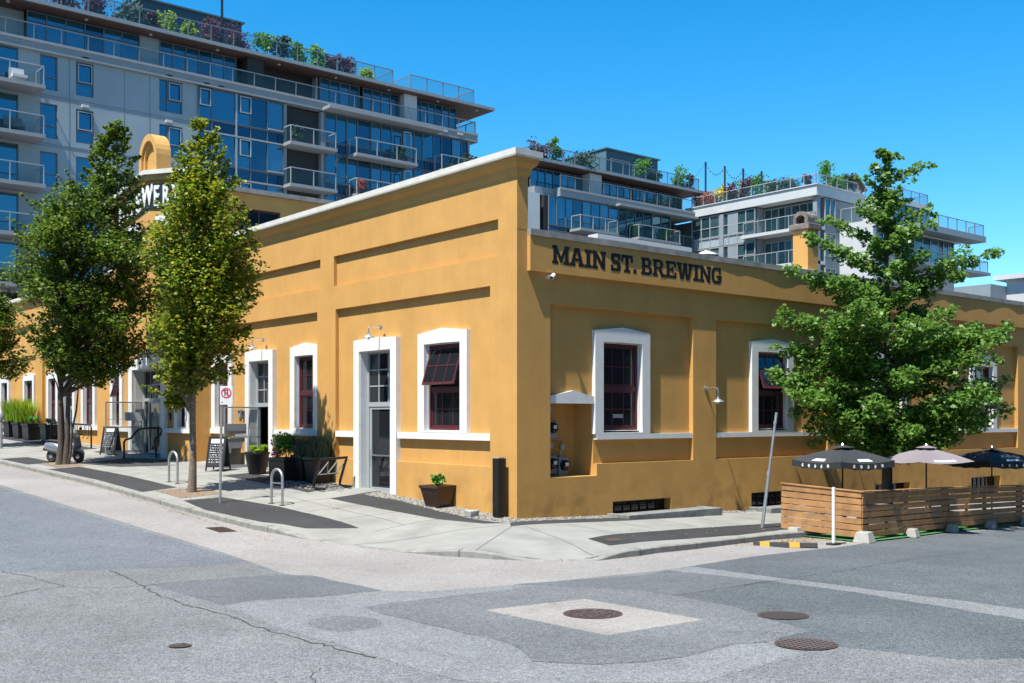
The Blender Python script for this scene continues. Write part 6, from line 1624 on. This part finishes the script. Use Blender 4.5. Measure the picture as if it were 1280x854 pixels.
column_tree(-4.25, 20.35, wz(-4.25, 20.35), tab1, ((-.04, 0, .115, 7.5, .1), (.16, .05, .10, 8.5, .35), (.05, .12, .09, 6.5, -.35), (.26, 0, .05, 4.5, .6)), 'leafA', 'barkd', 'wide dark green multi-stemmed street tree beside the scooter', 11, 540, 105, .105, 3.0, 1.0, sprays=((-1.6, 8.3), (-1.75, 6.6), (2.7, 5.6), (3.05, 7.0), (-1.3, 4.6), (2.5, 3.6), (2.2, 9.2), (2.3, 11.8), (-1.0, 9.4)))
px = 44.3
tab2 = [(h_, (c - 240) / px, hw / px) for h_, c, hw in ((2.3, 222, 6), (2.9, 230, 22), (3.3, 237, 33), (4.0, 246, 44), (4.9, 252, 52), (6.0, 258, 55), (7.1, 254, 50), (8.0, 254, 43), (8.9, 255, 30), (9.6, 257, 16), (10.2, 258, 3))]
column_tree(-4.08, 9.3, wz(-4.08, 9.3), tab2, ((0, 0, .105, 8.8, .1),), 'leafB', 'bark', 'slim yellowing street tree with a pale single trunk by the parking sign', 23, 440, 95, .098, 2.7, .7, sprays=((1.95, 5.5), (1.75, 4.6), (-1.0, 4.6), (-1.05, 6.2), (1.6, 7.0), (1.5, 3.5), (-.6, 2.5), (1.25, 8.6), (-.3, 8.5), (.15, 10.3)))
tab0 = [(2.4, .1, .5), (3.2, .2, 1.3), (4.2, .2, 1.55), (5.4, .15, 1.5), (6.6, .1, 1.1), (7.4, .1, .3)]
column_tree(-4.1, 32.6, wz(-4.1, 32.6), tab0, ((0, 0, .11, 6.2, .1),), 'leafA', 'barkd', 'street tree mostly cut off by the left edge of the photo', 31, 200, 80, .115, 2.6, .7)

# the layered maple by the patio
mx_, my_ = 11.65, -2.65; mz = wz(mx_, my_)
t = thing('maple_tree', 'layered bright green tree with spreading branches above the patio umbrellas', 'tree', (mx_, my_, mz))
base = np.array((mx_, my_, mz)); rg = random.Random(77)
tr = MB(); tp = []
for i in range(14):
    f = i / 13; tp.append(tuple(base + RT * (.04 * math.sin(f * 5) + .02) + FW * .03 * math.sin(f * 7) + np.array((0, 0, 10.5 * f - .05))))
tr.tube(tp, [.21] + [.155 * (1 - .93 * k / 13) + .008 for k in range(1, 14)], 12); tr.build('trunk', 'barkd', t, smooth=True)
def env(h): return interp(h, [(1.9, 1.8), (2.6, 2.9), (3.4, 3.5), (5.0, 3.5), (5.8, 2.9), (6.6, 2.1), (7.6, 1.4), (8.4, 1.0), (9.2, .6), (9.8, .3), (10.5, .1)])[0]
br = []
def tip(u, v, dep=0.): lx = (u - 1115) / 43.3; br.append((lx * (.92 if lx < -2.4 else .98), dep, (653 - v) / 43.3))
for u, v, dp in ((1045, 279, .2), (1012, 305, -.3), (990, 345, .5), (966, 402, -.4), (975, 442, .8), (962, 470, .2), (985, 500, -.8), (1003, 530, .2), (1085, 228, .2), (1095, 215, -.3), (1045, 545, .6), (1075, 560, -.4),
                 (1162, 213, 0), (1178, 265, .2), (1160, 290, -.5), (1247, 321, -.3), (1225, 345, .6), (1276, 412, .2), (1250, 420, -.7), (1274, 480, .3), (1240, 500, -.6), (1268, 515, 0.4), (1192, 556, .2), (1215, 535, -.5), (1150, 250, .4), (1075, 265, -.4), (1130, 200, .1), (1105, 195, -.1)):
    tip(u, v, dp)
for i in range(54):
    h = 2.2 + 7.4 * (i + rg.random()) / 54; a = i * 2.399 + rg.uniform(-.4, .4)
    r = env(h) * rg.uniform(.45, .92); br.append((math.cos(a) * r, math.sin(a) * r, h))
bm_ = MB(); cl = []
for (lx, dp, h) in br:
    r = math.hypot(lx, dp)
    hs_ = max(1.75, h - .36 * r - rg.uniform(0, .25))
    a = base + np.array((0, 0, hs_)); e = base + RT * lx + FW * dp + np.array((0, 0, h))
    if e[1] > -.7: e = e - FW * (e[1] + .7) / .7687
    if e[1] < -4.9: e = e + FW * (-4.9 - e[1]) / .7687
    mid = (a + e) / 2 + np.array((0, 0, .10 * r * rg.uniform(.2, 1.2)))
    pts = [a, a * .5625 + mid * .375 + e * .0625, a * .25 + mid * .5 + e * .25, a * .0625 + mid * .375 + e * .5625, e]
    bm_.tube([tuple(p) for p in pts], [.012 + .018 * r, .011 + .012 * r, .010 + .008 * r, .012, .005], 6)
    n = max(4, int(r * 3.3))
    for k in range(n):
        f = .22 + .80 * k / (n - 1) if r > .8 else .1 + .9 * k / (n - 1)
        f = min(f, 1.0)
        p = a * (1 - f) ** 2 + 2 * mid * f * (1 - f) + e * f * f
        rr = (.20 + .24 * math.sin(math.pi * min(f * .95, .96))) * rg.uniform(.7, 1.3) * (1 if r > .9 else .7) * (.62 + .38 * max(0, min(1, (8.6 - h) / 4)))
        for _ in range(2):
            j = np.array((rg.gauss(0, .16), rg.gauss(0, .16), rg.gauss(-.02, .15))) * (1 if r > .9 else .5) * (.6 + .4 * max(0, min(1, (8.6 - h) / 4)))
            cl.append((p + j, rr, int(78 * (rr / .4) ** 1.7) + 6))
bm_.build('branches', 'barkd', t)
for k in range(12):
    cl.append((base + np.array((rg.gauss(0, .05), rg.gauss(0, .05), 9.2 + 1.5 * k / 12)), .20 - .010 * k, 26))
leaves(cl, .112, 5, 'crown', 'leafC', t, up=.6, squash=.72)
